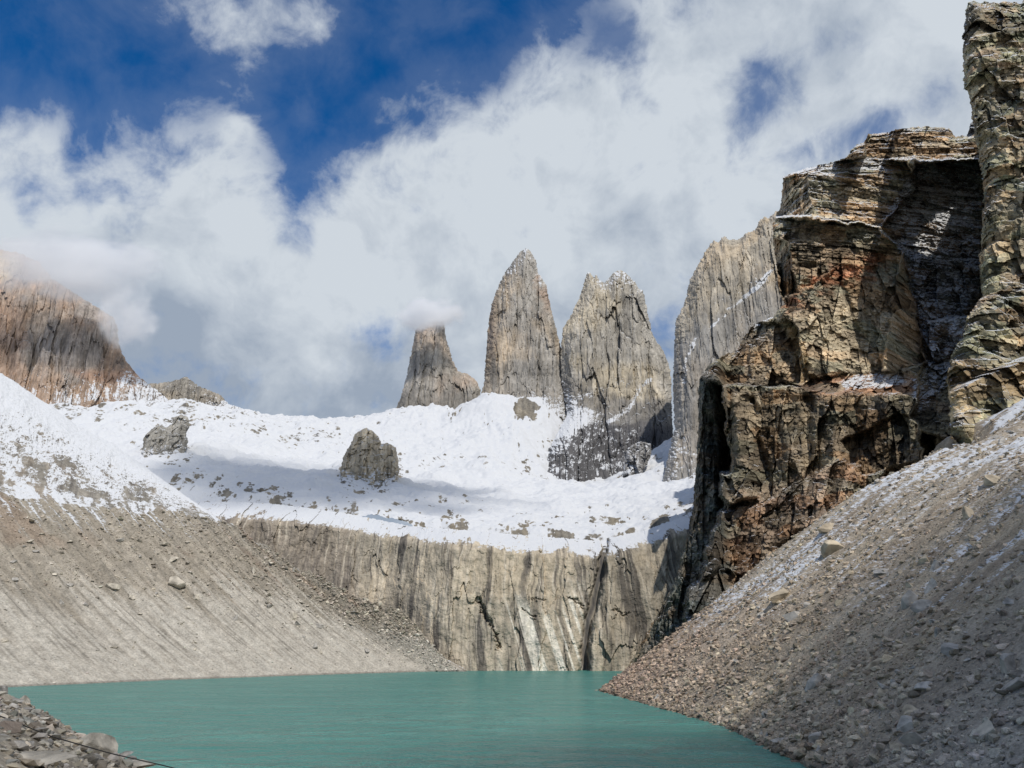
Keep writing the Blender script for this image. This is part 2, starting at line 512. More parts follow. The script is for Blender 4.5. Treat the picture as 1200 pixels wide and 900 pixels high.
T4 = [(760, 600), (775, 570), (781, 539), (790, 502), (788, 456), (789, 418), (791, 377), (803, 351), (808, 328), (820, 306), (830, 288), (836, 281), (841, 284), (848, 276), (856, 281), (866, 280), (876, 272), (884, 270), (890, 258), (896, 253), (900, 256), (907, 248), (930, 244), (990, 240), (1010, 600)]


def col_t4(q, PX, PY):
    c = granite_colour(q, (.33, .295, .24), (.42, .345, .25), (.17, .16, .145), 1.3, 13.0)
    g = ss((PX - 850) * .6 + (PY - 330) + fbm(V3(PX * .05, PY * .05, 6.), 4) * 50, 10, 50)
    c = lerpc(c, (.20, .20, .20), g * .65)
    sn = fbm(V3(PX * .12, PY * .12, 24.), 5, .6) * .6
    l1 = np.exp(-(segdist([(801, 448), (804, 422), (815, 397), (832, 385), (858, 360), (883, 340), (905, 318), (915, 315)], PX + sn * 6, PY + sn * 10) / 2.2) ** 2) * 1.0
    l1 = l1 * np.clip(0.75 + 1.6 * fbm(V3(PX * .06, PY * .06, 2.), 4, .6), 0, 1)
    l2 = np.exp(-(segdist([(835, 355), (870, 345), (912, 312)], PX, PY + sn * 8) / 5) ** 2) * .35
    return c, -.04 + l1 + l2 + sn * .22 + ss(PX + PY * .3, 960, 990) * .12 + ss(PY, 470, 530) * (.2 + sn)


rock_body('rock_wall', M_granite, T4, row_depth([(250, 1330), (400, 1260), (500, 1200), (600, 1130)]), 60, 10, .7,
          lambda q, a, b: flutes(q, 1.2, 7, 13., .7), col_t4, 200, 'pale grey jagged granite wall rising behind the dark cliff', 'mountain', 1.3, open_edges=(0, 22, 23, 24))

# --- mountain on the far side of the snow, its top in the cloud
LM = [(-260, 120), (-120, 190), (-40, 270), (0, 292), (22, 296), (45, 306), (62, 326), (90, 345), (112, 358), (134, 372), (139, 385), (139, 402), (146, 418), (155, 432), (163, 441), (175, 450), (200, 470), (215, 540), (-260, 640)]


def col_lm(q, PX, PY):
    c = granite_colour(q, (.25, .22, .195), (.31, .225, .165), (.16, .14, .125), 1.2, 21.0)
    wob = fbm(V3(PX * .03, PY * .03, 2.), 5) * 60
    red = ss(PY + wob + PX * .15, 370, 330)
    c = lerpc(c, (.46, .315, .21), red * .75)
    pale = soft([(-20, 290), (22, 300), (25, 318), (8, 330), (-20, 326)], PX + wob * .1, PY, 6)
    c = lerpc(c, (.55, .47, .36), pale * .8)
    rb = ss(PX + wob * .6, 40, 20) * ss(PY, 340, 370)
    c = lerpc(c, (.34, .235, .17), rb * .6)
    rr = soft([(80, 434), (160, 434), (172, 452), (100, 446)], PX, PY + wob * .08, 6)
    c = lerpc(c, (.26, .17, .125), rr * .7)
    sn = fbm(V3(PX * .14, PY * .07, 24.), 5, .6) * .8
    return c, -.08 + ss(PY + wob * .3, 430, 465) * (.34 + sn)


rock_body('mountain', M_granite, LM, row_depth([(120, 1680), (300, 1560), (430, 1480), (480, 1420), (640, 1250)]), 60, 24, .7,
          lambda q, a, b: flutes(q, .8, 15, 21., .4), col_lm, 300, 'rust topped rock mountain on the left with its summit lost in cloud', 'mountain', 1.2, open_edges=(16, 17, 18))

RD = [(140, 470), (160, 455), (172, 449), (184, 449), (200, 447), (212, 443), (219, 441), (226, 447), (233, 452), (248, 458), (259, 463), (268, 473), (290, 480), (310, 520), (140, 520)]


def col_rd(q, PX, PY):
    c = granite_colour(q, (.21, .195, .17), (.25, .22, .18), DKG, 2., 3.)
    return c, -.04 + ss(PY, 466, 476) * .4 + fbm(V3(PX * .2, PY * .2, 1.), 4) * .3


rock_body('rock_ridge', M_granite, RD, row_depth([(440, 1800), (520, 1680)]), 30, 8, .7, lambda q, a, b: flutes(q, 2., 9, 33.), col_rd, 80,
          'low grey rock ridge on the skyline right of the rust mountain', 'ridge', 1.0, open_edges=(12, 13, 14))


def outcrop(poly, tab, label, seed, base=(.20, .18, .15), snow=.0, step=.4, a=7, open_edges=(), bul=14, cat='rock outcrop'):
    def col(q, PX, PY):
        c = granite_colour(q, base, np.asarray(base) * 1.35, np.asarray(base) * .5, 3., seed)
        foot = tab[1][0] - 2
        nz = fbm(V3(PX * .2, PY * .2, seed), 4)
        return c, snow + nz * .55 + .75 * ss(PY + nz * 22, foot - 22, foot)
    rock_body('rock_outcrop', M_granite, poly, row_depth(tab), bul, 7, step, lambda q, x, y: a * 1.3 * (facets(q[..., 0], q[..., 2], 15, 24, seed, 1.5, 1., .12, .2) + facets(q[..., 0], q[..., 2], 6, 9, seed + 3, .7, 1., .08, .2) + fbm(q * .05, 5, .6)), col, 40, label, cat, .9, open_edges)


# ------------------------------------------------------------------ snowfield (one height field through measured points)
ctl = [(200, 628, 725), (300, 626, 735), (400, 626, 738), (480, 638, 738), (560, 638, 738), (640, 643, 738), (700, 646, 738), (760, 638, 738), (815, 620, 742), (900, 600, 760),
       (330, 602, 795), (450, 611, 795), (560, 620, 795), (640, 623, 795), (720, 626, 795), (800, 606, 795),
       (250, 585, 860), (330, 590, 860), (450, 602, 860), (600, 611, 860), (750, 608, 860), (850, 590, 850),
       (330, 560, 960), (450, 580, 960), (560, 592, 960), (660, 594, 980), (770, 588, 980),
       (240, 530, 1080), (310, 548, 1090), (390, 556, 1100), (520, 574, 1120), (620, 578, 1150), (720, 578, 1130), (800, 580, 1080),
       (190, 520, 1200), (260, 505, 1300), (330, 520, 1300), (420, 528, 1320), (500, 540, 1320), (570, 548, 1300), (620, 562, 1270), (700, 572, 1215), (770, 570, 1180),
       (660, 572, 1300), (690, 574, 1340), (720, 570, 1340), (760, 556, 1280), (778, 536, 1330),
       (150, 478, 1400), (110, 480, 1370), (205, 475, 1500), (270, 486, 1600), (330, 496, 1640), (390, 496, 1680), (440, 490, 1690), (465, 483, 1690), (500, 488, 1660), (540, 500, 1580), (545, 515, 1500), (562, 486, 1600), (584, 470, 1640), (607, 488, 1600), (625, 494, 1590), (600, 510, 1480), (640, 494, 1600), (655, 492, 1640), (628, 517, 1500), (612, 550, 1380),
       (690, 566, 1450), (730, 560, 1450), (690, 555, 1600), (740, 545, 1600), (780, 525, 1500),
       (100, 520, 1150), (40, 520, 1100), (0, 560, 900), (-100, 560, 950), (100, 600, 760), (850, 560, 1050), (900, 560, 1100),
       (330, 515, 1850), (430, 512, 1900), (560, 490, 1860), (680, 520, 1900), (800, 520, 1700)]
cp = np.array([P(*c) for c in ctl])


def tps_fit(xy, z, lam=6.0):
    n = len(xy)
    s = 1000.0
    X = xy / s
    d = np.linalg.norm(X[:, None] - X[None], axis=-1)
    K = np.where(d > 0, d * d * np.log(d + 1e-12), 0) + np.eye(n) * lam / s / 100
    A = np.zeros((n + 3, n + 3)); A[:n, :n] = K; A[:n, n] = 1; A[:n, n + 1:] = X; A[n, :n] = 1; A[n + 1:, :n] = X.T
    w = np.linalg.solve(A, np.concatenate([z, np.zeros(3)]))
    def ev(x, y):
        x = x / s; y = y / s
        r = w[n] + w[n + 1] * x + w[n + 2] * y
        for i in range(n):
            dd = (x - X[i, 0]) ** 2 + (y - X[i, 1]) ** 2
            r = r + w[i] * 0.5 * dd * np.log(dd + 1e-12)
        return r
    return ev


zs = tps_fit(cp[:, :2], cp[:, 2])
U = np.linspace(-.95, .42, 900); R0 = np.interp(U, [-.30, -.18, -.10, 0.0], [842, 838, 788, 768])
R = R0[None] * (1950 / R0[None]) ** np.linspace(0, 1, 620)[:, None]
XX, YY = U[None, :] * R, R
ZZ = zs(XX, YY)
far = ss(YY, 760, 1250)
ZZ = ZZ - 7 * (1 - ss(R - R0[None], 0, 35))
n_big = fbm(V3(XX * .012, YY * .012, 1.0), 5, .5); n_rk = ridged(V3(XX * .02, YY * .02, 4.0), 5, .6)
ZZ = ZZ + n_big * (8 + 12 * far) + n_rk * (3.2 + 4.5 * far) + fbm(V3(XX * .03, YY * .05, 91.), 5, .6) * 5 + fbm(V3(XX * .09, YY * .09, 2.), 5, .65) * 3.4 + fbm(V3(XX * .006 + YY * .003, YY * .03, 62.), 5, .6) * 8 * ss(YY, 800, 950)
ZZ = ZZ + ridged(V3(XX * .05, YY * .012, 14.0), 4, .6) * 3.5 * ss(YY, 1250, 1450)
dr = ss(fbm(V3(XX * .006 - YY * .012, YY * .02 + XX * .01, 3.), 4), -.1, .4)
ZZ = ZZ + dr * 5
c = granite_colour(V3(XX, YY, ZZ), (.17, .155, .13), (.20, .175, .135), (.09, .085, .08), 2., 1.)
near = ss(YY, 1000, 760)
pn = fbm(V3(XX * .022, YY * .008, 8.), 6, .68)
leftrk = ss(XX, -250, -420) * ss(YY, 1250, 1350)
sn = .58 - near * (.15 + .95 * ss(pn, .02, .35)) - .12 * ss(YY, 850, 765) - ss(fbm(V3(XX * .012, YY * .012, 18.), 5, .65), .30, .48) * .45 * ss(YY, 1450, 1300)
spk = fbm(V3(XX * .07, YY * .03, 71.), 5, .65)
sn = sn - .75 * ss(spk, .10, .30) * (.30 + .70 * ss(YY, 960, 800)) * ss(YY, 1400, 1250)
pxs = 600 + FPX * XX / (YY * CT + (ZZ - CAMH) * ST)
pys = 450 - FPX * (-YY * ST + (ZZ - CAMH) * CT) / (YY * CT + (ZZ - CAMH) * ST)
apr = ss(pxs, 480, 530) * ss(YY, 1300, 1420)
sn = sn * (1 - apr) + apr * (.78 - .45 * ss(ridged(V3(XX * .035, YY * .006, 9.), 4, .6), .68, .9) - .3 * ss(spk, .2, .4))
sn = sn - .9 * soft([(604, 468), (614, 462), (630, 474), (628, 494), (616, 488), (606, 492)], pxs + spk * 14, pys + spk * 10, 3)
for zone, dip in [([(160, 535), (205, 548), (240, 556), (236, 540), (222, 520), (165, 520)], .55), ([(392, 570), (400, 585), (450, 582), (480, 562), (470, 535), (440, 545), (395, 540)], .50), ([(240, 562), (330, 568), (345, 584), (250, 582)], .50),
                  ([(290, 588), (430, 598), (430, 612), (290, 606)], .55), ([(505, 582), (560, 580), (565, 592), (500, 594)], .55), ([(636, 524), (622, 548), (628, 572), (700, 566), (690, 556)], .25)]:
    sn = sn - dip * soft(zone, pxs + spk * 26, pys + spk * 12, 7) * ss(fbm(V3(XX * .06, YY * .05, 52.), 5, .68), -.12, .22)
sn = sn + ss(YY, 1350, 1500) * .12 - leftrk * .10 - ss(ridged(V3(XX * .02, YY * .012, 28.), 5, .65), .45, .7) * .30 * ss(YY, 1150, 1350)
me = mesh_from('snowfield', V3(XX, YY, ZZ).reshape(-1, 3), grid_faces(*XX.shape), M_snow, {'col': c.reshape(-1, 3), 'snow': sn.reshape(-1)}, True)
obj('snowfield', me, kind='structure', label='white snowfield sloping up to the feet of the granite towers')

def on_snow(px, py, top):
    """distance of a rock whose foot meets the snow at (px, py)"""
    x, y, z = [float(v) for v in ray(px, py)]
    t = np.linspace(760, 1900, 2500)
    i = np.argmax(CAMH + z * t < zs(x * t, y * t)); Y = y * t[i]
    return [(top, Y + 34), (py, Y + 4), (py + 20, Y - 10)]


outcrop([(168, 512), (178, 502), (186, 497), (196, 500), (202, 496), (203, 489), (212, 486), (221, 489), (222, 500), (218, 508), (221, 518), (216, 534), (214, 545), (200, 560), (180, 560), (166, 530)],
        on_snow(195, 541, 487), 'grey double knobbed rock outcrop in the snow below the rust mountain', 41., (.26, .245, .215), .02, open_edges=(12, 13, 14), a=3.4)
outcrop([(396, 560), (399, 548), (402, 535), (411, 520), (416, 508), (428, 501), (436, 504), (444, 512), (447, 520), (455, 519), (464, 524), (467, 538), (468, 552), (466, 566), (462, 580), (450, 592), (415, 592), (395, 582)],
        on_snow(420, 570, 502), 'brown block shaped rock outcrop standing alone in mid snowfield', 47., (.34, .29, .215), .0, open_edges=(14, 15, 16), a=3.4)
outcrop([(727, 570), (731, 545), (731, 528), (740, 521), (752, 517), (763, 520), (764, 532), (758, 545), (752, 556), (735, 572)],
        on_snow(745, 565, 517), 'small snow dusted knob at the foot of the broad double summit tower', 53., (.17, .165, .16), .12)

# ------------------------------------------------------------------ headwall over the far shore
HW = [(230, 588), (290, 588), (330, 591), (400, 600), (480, 616), (560, 622), (640, 629), (700, 633), (760, 620), (815, 598), (880, 590), (880, 800), (230, 800)]
CRK = [(709, 630), (706, 660), (699, 691), (692, 720), (686, 748), (684, 800)]


def hw_depth(px, py):
    top = np.interp(px, [p[0] for p in HW[:11]], [p[1] for p in HW[:11]])
    lean = np.interp(py, [600, 640, 700, 800], [738, 732, 716, 702]) + 48 * ss(py - top, 26, -4) ** 1.5
    lean = lean + 50 * ss(px, 535, 430)
    return lean + 14 * ((px - 600) / 200) ** 2 * .5 * (px > 600) + 8 * ss(px, 470, 330)


def hw_relief(q, PX, PY):
    x, y, z = q[..., 0], q[..., 1], q[..., 2]
    w = fbm(V3(x * .02, z * .02, 2.), 3) * 8
    r = fbm(V3((x + w) * .03, z * .012, 3.), 4, .5) * 7 + ridged(V3((x + w) * .16, z * .02, 5.), 4) * .5
    r += fbm(V3(x * .1, y * .1, z * .1), 5, .6) * 2.5 + facets(x, z, 26, 70, 3., 3.6, .9, .3, .3) + facets(x, z, 8, 22, 5., 1.1, .8, .0, .3)
    cr = segdist(CRK, PX + fbm(V3(PX * .06, PY * .06, 1.), 4) * 5, PY)
    r -= 30 * np.exp(-(cr / (2.6 + 1.6 * ss(PY, 640, 700))) ** 2)
    for pl, a, wd in [([(562, 705), (570, 722), (580, 740), (584, 760)], 7, 2.2), ([(666, 700), (678, 706), (684, 712)], 6, 1.8), ([(612, 712), (620, 720), (626, 724)], 4, 1.5), ([(625, 702), (640, 704)], 3, 1.2), ([(720, 714), (735, 722)], 4, 2)]:
        r -= a * .8 * np.exp(-(segdist(pl, PX + 9 * fbm(V3(PX * .12, PY * .12, 4.), 4, .65), PY + 9 * fbm(V3(PX * .12, PY * .12, 7.), 4, .65)) / (wd * .8)) ** 2)
    over = ss(PX - 4 * fbm(V3(PX * .1, PY * .1, 3.), 3) - np.interp(PY, [628, 800], [709, 685]), 0, 3) * 6
    return r + over


def hw_col(q, PX, PY):
    x, y, z = q[..., 0], q[..., 1], q[..., 2]
    w = fbm(V3(x * .015, z * .012, 2.), 4) * 16
    a = fbm(V3((x + w) * .10, z * .006, 3.), 5, .65)
    b = fbm(V3((x + w) * .28, z * .010, 7.), 4, .6)
    g = fbm(V3(x * .02, y * .02, z * .02 + 5), 5, .6)
    c = lerpc((.40, .345, .265), (.305, .27, .215), ss(g, -.15, .25))
    c = lerpc(c, (.40, .34, .25), soft([(560, 630), (690, 640), (660, 700), (540, 690)], PX, PY + g * 60, 26) * .6)
    c = lerpc(c, (.10, .09, .08), np.clip(ss(a, .0, .18) * .95 + ss(b, .12, .35) * .5, 0, 1) * (.45 + .55 * ss(g, -.5, .2)))
    xf = x + (z - 5) * .30
    pale = ss(PY + g * 60, 680, 725) * ss(PX, 575, 605) * ss(PX, 698, 676) * ss(fbm(V3(xf * .13 + 3, z * .003, 13.), 3, .5), .0, .10)
    c = lerpc(c, (.62, .58, .50), pale * .95)
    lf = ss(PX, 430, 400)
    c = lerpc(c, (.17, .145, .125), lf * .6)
    c = lerpc(c, (.50, .445, .36), ss(-b, .08, .35) * .65)
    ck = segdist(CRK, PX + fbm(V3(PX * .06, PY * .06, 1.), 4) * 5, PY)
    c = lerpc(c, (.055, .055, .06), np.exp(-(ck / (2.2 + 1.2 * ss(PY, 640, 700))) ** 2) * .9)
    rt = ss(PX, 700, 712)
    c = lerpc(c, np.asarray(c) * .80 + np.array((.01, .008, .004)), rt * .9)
    top = np.interp(PX, [p[0] for p in HW[:11]], [p[1] for p in HW[:11]])
    tn = fbm(V3(x * .1, z * .06, 3.), 5, .65) + .7 * fbm(V3(x * .018, z * .03, 5.), 3)
    sn = -.30 + 1.0 * ss(PY - top + tn * 46, 44, 2) * (.40 + 1.1 * tn + .5 * fbm(V3(x * .35, z * .25, 9.), 4, .65)) + .45 * ss(PY - top + tn * 40, 26, 4)
    sn += .35 * lf * ss(tn, -.05, .3) * ss(PY, 660, 615)
    return c, sn


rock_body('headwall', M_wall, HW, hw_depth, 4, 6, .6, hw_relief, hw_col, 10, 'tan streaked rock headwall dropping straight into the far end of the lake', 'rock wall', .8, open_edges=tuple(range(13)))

# ------------------------------------------------------------------ the dark layered cliff right of the lake
MC = [(735, 782), (752, 752), (770, 720), (790, 682), (800, 650), (812, 592), (815, 550), (818, 500), (818, 460), (820, 441), (835, 425), (850, 415), (866, 408), (870, 395), (885, 379), (905, 371), (919, 356), (912, 340), (908, 300), (904, 266), (915, 240), (917, 207), (940, 198), (965, 192), (990, 186), (1000, 172), (1015, 164), (1016, 157), (1040, 155), (1050, 151), (1085, 148), (1112, 150), (1120, 160), (1142, 158), (1180, 150), (1240, 150), (1240, 560), (1000, 760), (760, 830), (735, 800)]
FAC = [  # corners, distance at a pixel, change per pixel to the right and down
    ([(700, 560), (812, 430), (849, 428), (860, 555), (846, 600), (835, 720), (740, 830), (700, 830)], (838, 600, 660), -.24, -.03, 2),
    ([(846, 425), (900, 452), (1078, 452), (1076, 500), (1000, 600), (900, 680), (838, 690), (858, 556)], (950, 500, 570), -.22, -.16, 2),
    ([(846, 452), (876, 452), (898, 516), (905, 570), (862, 556)], (870, 510, 574), .25, -.16, 2),
    ([(820, 441), (850, 415), (885, 379), (930, 378), (952, 448), (846, 452)], (900, 420, 622), -.20, -.30, 2),
    ([(918, 366), (955, 343), (985, 306), (1019, 287), (1056, 288), (1048, 366), (1036, 434), (1034, 448), (950, 450), (930, 380)], (990, 400, 612), .30, -.24, 1.5),
    ([(1048, 340), (1060, 300), (1084, 426), (1034, 436)], (1060, 390, 636), 1.3, -.2, 2),
    ([(930, 449), (985, 438), (1040, 436), (1078, 446), (1074, 462), (960, 460)], (1000, 450, 595), .0, -1.5, 2),
    ([(904, 278), (925, 279), (936, 342), (916, 350)], (925, 300, 650), -1.6, -.12, 1.5),
    ([(924, 279), (1032, 276), (1056, 290), (1019, 289), (985, 308), (948, 336), (934, 342)], (970, 300, 636), .12, -.30, 1.5),
    ([(903, 254), (1028, 264), (1033, 279), (905, 281)], (960, 270, 643), .08, -.40, 1.5),
    ([(912, 204), (945, 200), (954, 253), (903, 255), (914, 235)], (945, 230, 656), -1.5, -.1, 1.5),
    ([(944, 200), (1073, 202), (1073, 222), (1031, 264), (953, 256)], (990, 230, 654), .16, -.10, 1.5),
    ([(915, 208), (935, 196), (1015, 184), (1062, 190), (1074, 204), (945, 203)], (990, 195, 672), .05, -.9, 1.5),
    ([(1016, 155), (1150, 140), (1155, 186), (1016, 187)], (1060, 170, 694), -.05, -.12, 1.5),
    ([(1072, 190), (1160, 186), (1160, 345), (1120, 430), (1086, 427), (1056, 292), (1030, 266), (1072, 222)], (1100, 300, 690), .20, .0, 2),
    ([(1086, 376), (1134, 370), (1134, 420), (1092, 424)], (1110, 395, 655), .1, -.10, 1.5),
    ([(1078, 428), (1130, 415), (1130, 520), (1060, 500), (1076, 470)], (1090, 460, 620), .1, -.9, 2),
    ([(986, 518), (1056, 484), (1078, 496), (1080, 540), (1000, 560)], (1030, 520, 566), -.4, -.1, 2),
    ([(896, 590), (986, 538), (1010, 548), (1000, 580), (900, 700), (800, 770), (830, 640), (845, 600)], (900, 640, 530), -.25, -.36, 3),
    ([(846, 556), (876, 547), (884, 582), (856, 593), (845, 580)], (865, 570, 556), -.1, -.7, 4),
    ([(806, 690), (842, 668), (868, 674), (850, 720), (800, 740)], (838, 690, 538), -.4, -.6, 3),
]


def mc_depth(px, py):
    d = np.interp(px, [735, 815, 850, 1240], [684, 680, 618, 612]) + 0 * py
    wx = fbm(V3(px * .05, py * .05, 1.), 5, .6) * 9; wy = fbm(V3(px * .05, py * .05, 8.), 5, .6) * 7
    for poly, (cx, cy, d0), gx, gy, w in FAC:
        s = soft(poly, px + wx, py + wy, w)
        d = d * (1 - s) + s * (d0 + gx * (px - cx) + gy * (py - cy))
    return d + 42 * ss(px, 836, 856)


def strata(z, x, y, per, a, seed):
    """stepped beds: rows of ledges and short risers"""
    zz = (z + fbm(V3(x * .012, y * .012, seed), 4) * per * 1.1 + x * .03) / per
    fr = zz - np.floor(zz)
    h = pnoise(V3(np.floor(zz) * 7.31, seed + 0 * zz, 0 * zz)) * 1.2
    return (-ss(fr, .0, .9) + ss(fr, .9, 1.0)) * a * .5 * (.6 + h) + h * a


def mc_relief(q, PX, PY):
    x, y, z = q[..., 0], q[..., 1], q[..., 2]
    up = ss(PY + fbm(V3(PX * .04, PY * .04, 3.), 3) * 20, 330, 280)
    lowr = 1 - up
    w = fbm(V3(x * .03, z * .03, 4.), 3) * 7
    a = x * .75 - y * .65
    zt = z + a * .05
    r = fbm(V3(x * .016, y * .016, z * .016), 3, .5) * 3
    r += facets(a, z, 30, 70, 3., 9, 1.1, 0, .10) * lowr + facets(a, zt, 46, 20, 5., 7, .8, 0, .06) * up
    r += facets(a, z, 11, 40, 6., 7.5, 1.2, .6, .10) * lowr + facets(a, zt, 24, 7.5, 7., 5.5, .9, 0, .06) * up
    r += facets(a, zt, 90, 5.0, 15., 3.2, .3, 0, .05) * (.25 + .75 * up)
    r += facets(a, z, 5, 11, 9., 3.8, 1.2, .0, .12) * (.6 + .4 * lowr) + facets(a, zt, 2.6, 2.8, 10., 1.7, 1.2, .0, .12)
    r += fbm(V3(x * .09, y * .09, z * .12), 5, .62) * 1.6
    for pl, a, wd in [([(905, 376), (925, 400), (940, 425), (950, 450)], -8, 5), ([(985, 330), (1000, 380), (1030, 445)], -7, 4), 
                      ([(880, 470), (890, 520), (900, 570)], -10, 5), ([(945, 470), (950, 530), (945, 560)], -12, 6), ([(1000, 465), (1005, 510), (1000, 545)], -10, 6), ([(852, 440), (858, 500), (850, 580)], -9, 5),
                      ([(838, 500), (836, 540), (842, 560)], -14, 8), ([(868, 690), (900, 650), (940, 630)], -8, 6), ([(918, 480), (926, 540)], 9, 8), ([(972, 470), (975, 540)], 9, 8), ([(1040, 470), (1040, 520)], 8, 8), ([(860, 470), (872, 560)], 8, 7)]:
        r += a * np.exp(-(segdist(pl, PX + w, PY) / wd) ** 2)
    return r


def mc_col(q, PX, PY):
    x, y, z = q[..., 0], q[..., 1], q[..., 2]
    g = fbm(V3(x * .02, y * .02, z * .03), 5, .6)
    h = fbm(V3(x * .05 + 4, y * .05, z * .10), 5, .6)
    bed = fbm(V3(x * .006, y * .006, z * .13), 4, .6)
    c = lerpc((.27, .215, .15), (.39, .315, .215), ss(g, -.2, .25))
    c = lerpc(c, (.085, .078, .066), ss(h, .05, .35) * .7)
    c = lerpc(c, (.105, .088, .070), ss(bed, .0, .3) * .55)
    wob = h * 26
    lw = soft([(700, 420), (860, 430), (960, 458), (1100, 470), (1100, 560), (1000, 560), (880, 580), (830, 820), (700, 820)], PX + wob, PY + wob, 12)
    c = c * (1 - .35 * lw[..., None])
    c = lerpc(c, (.44, .37, .26), soft([(925, 205), (1055, 200), (1040, 250), (1000, 280), (930, 260)], PX, PY + wob, 12) * .7)
    c = lerpc(c, (.48, .40, .28), soft([(960, 350), (1060, 300), (1075, 430), (990, 445), (940, 400)], PX + wob, PY + wob, 16) * .65)
    slab = soft([(922, 378), (935, 385), (955, 440), (948, 452), (936, 450)], PX + wob * .2, PY, 3)
    c = lerpc(c, (.38, .285, .17), slab * .9)
    red = soft([(955, 330), (990, 308), (1040, 300), (1046, 330), (990, 335), (935, 362), (915, 372)], PX + wob, PY + wob * .8, 10)
    c = lerpc(c, (.34, .16, .09), red * ss(g + h * 1.6, -.35, .15) * .85)
    br = soft([(868, 575), (1000, 540), (1010, 560), (900, 690), (862, 700), (858, 640)], PX + wob * .6, PY, 12)
    c = lerpc(c, (.25, .175, .125), br * .65)
    led = soft([(930, 452), (985, 440), (1075, 440), (1070, 462), (960, 462)], PX, PY + wob * .15, 4)
    c = lerpc(c, (.26, .165, .115), led * .8)
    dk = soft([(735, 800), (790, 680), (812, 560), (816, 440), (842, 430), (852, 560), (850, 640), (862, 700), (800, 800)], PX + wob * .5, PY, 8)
    c = lerpc(c, (.075, .078, .074), dk * .75)  # left-facing side darkened: its shade is put into the rock colour
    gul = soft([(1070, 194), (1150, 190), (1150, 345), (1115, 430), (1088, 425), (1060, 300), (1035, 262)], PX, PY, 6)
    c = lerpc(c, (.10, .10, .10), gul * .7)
    sn = fbm(V3(x * .05, y * .05, z * .07 + 9), 5, .65)
    lay = fbm(V3(x * .012, y * .012, z * .22 + 3), 5, .65)
    s = -.10 + ss(PY, 330, 240) * (.24 + .75 * lay) + gul * (.66 + 1.3 * sn + .8 * lay)
    s = s + .55 * soft([(985, 446), (1010, 438), (1050, 440), (1062, 447), (1030, 454), (990, 456)], PX + wob * .3, PY + wob * .12, 3)
    s = s + .45 * soft([(1070, 440), (1115, 420), (1115, 450), (1075, 480)], PX, PY + wob * .3, 6)
    s = s + .5 * soft([(875, 390), (905, 371), (900, 364), (882, 374)], PX, PY, 4) + .15 * soft([(820, 445), (850, 415), (905, 372), (905, 390), (850, 430)], PX, PY, 6)
    s = s + .7 * soft([(1088, 376), (1122, 368), (1122, 376), (1090, 382)], PX, PY, 2) + .25 * soft([(925, 196), (1015, 186), (1060, 200), (930, 207)], PX, PY + wob * .2, 3)
    a = x * .75 - y * .65; zt = z + a * .05
    up = ss(PY + fbm(V3(PX * .04, PY * .04, 3.), 3) * 20, 330, 280)
    pan = (facets(a, z, 11, 40, 6., 1., 0, 0, .10) * (1 - up) + facets(a, zt, 24, 7.5, 7., 1., 0, 0, .06) * up) * .8 + facets(a, z, 5, 11, 9., .7, 0, 0, .12) + facets(a, zt, 2.6, 2.8, 10., .45, 0, 0, .12)
    c = c * np.clip(1 + pan, .35, 1.7)[..., None]
    hue = facets(a, zt, 18, 12, 21., 1., 0, 0, .2)
    c = lerpc(c, c * np.array((1.07, .92, .79)), ss(hue, .05, .4)); c = lerpc(c, c * np.array((.82, .92, .93)), ss(-hue, .05, .4))
    return c, s


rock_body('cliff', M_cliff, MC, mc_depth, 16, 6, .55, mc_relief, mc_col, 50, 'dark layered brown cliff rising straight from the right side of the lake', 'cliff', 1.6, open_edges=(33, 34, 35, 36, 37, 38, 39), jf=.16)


def plain_cliff_col(seed, base, warm, snow0=-.06, upf=.12):
    def fcol(q, PX, PY):
        x, y, z = q[..., 0], q[..., 1], q[..., 2]
        g = fbm(V3(x * .03, y * .03, z * .04 + seed), 5, .6); h = fbm(V3(x * .07 + 4, y * .07, z * .12 + seed), 5, .6)
        c = lerpc(base, warm, ss(g, -.2, .25))
        c = lerpc(c, (.085, .085, .070), ss(h, .02, .3) * .75)
        c = lerpc(c, (.25, .15, .10), ss(fbm(V3(x * .02, y * .02, z * .05 + 7), 4), .12, .35) * .4)
        zt = z + x * .06
        pan = facets(x, zt, 24, 14, seed + 2, .7, 0, 0, .10) + facets(x, z, 9, 16, seed + 3, .8, 0, 0, .10) + facets(x, z, 3.6, 4.2, seed + 4, .5, 0, 0, .12)
        c = c * np.clip(1 + pan, .35, 1.7)[..., None]
        hue = facets(x, zt, 16, 12, seed + 9, 1., 0, 0, .2)
        c = lerpc(c, c * np.array((1.06, .94, .83)), ss(hue, .05, .4)); c = lerpc(c, c * np.array((.84, .95, .90)), ss(-hue, .0, .4))
        return c, snow0 + upf * ss(PY, 300, 100) + h * .25
    return fcol


def pillar_relief(seed, a=1.0):
    def fr(q, PX, PY):
        x, y, z = q[..., 0], q[..., 1], q[..., 2]
        zt = z + x * .06
        r = fbm(V3(x * .025, y * .025, z * .02 + seed), 3, .5) * 5
        r += facets(x, z, 30, 52, seed, 14, 1.1, 0, .10) + facets(x, zt, 24, 14, seed + 2, 5, 1.1, 0, .10) + facets(x, z, 9, 16, seed + 3, 5, 1.2, .5, .10)
        r += facets(x, zt, 60, 7.5, seed + 6, 1.3, .4, 0, .05) + facets(x, z, 3.6, 4.2, seed + 4, 2.2, 1.2, 0, .12)
        r += fbm(V3(x * .12, y * .12, z * .14), 5, .62) * 1.4
        return r * a
    return fr


FP = [(1133, 158), (1137, 145), (1142, 140), (1160, 150), (1160, 200), (1133, 200)]
outcrop(FP, [(130, 760), (200, 750)], 'small grey far peak peeping out between cliff top and right hand pillar', 61., (.2, .2, .2), .0, open_edges=(3, 4, 5), cat='peak')

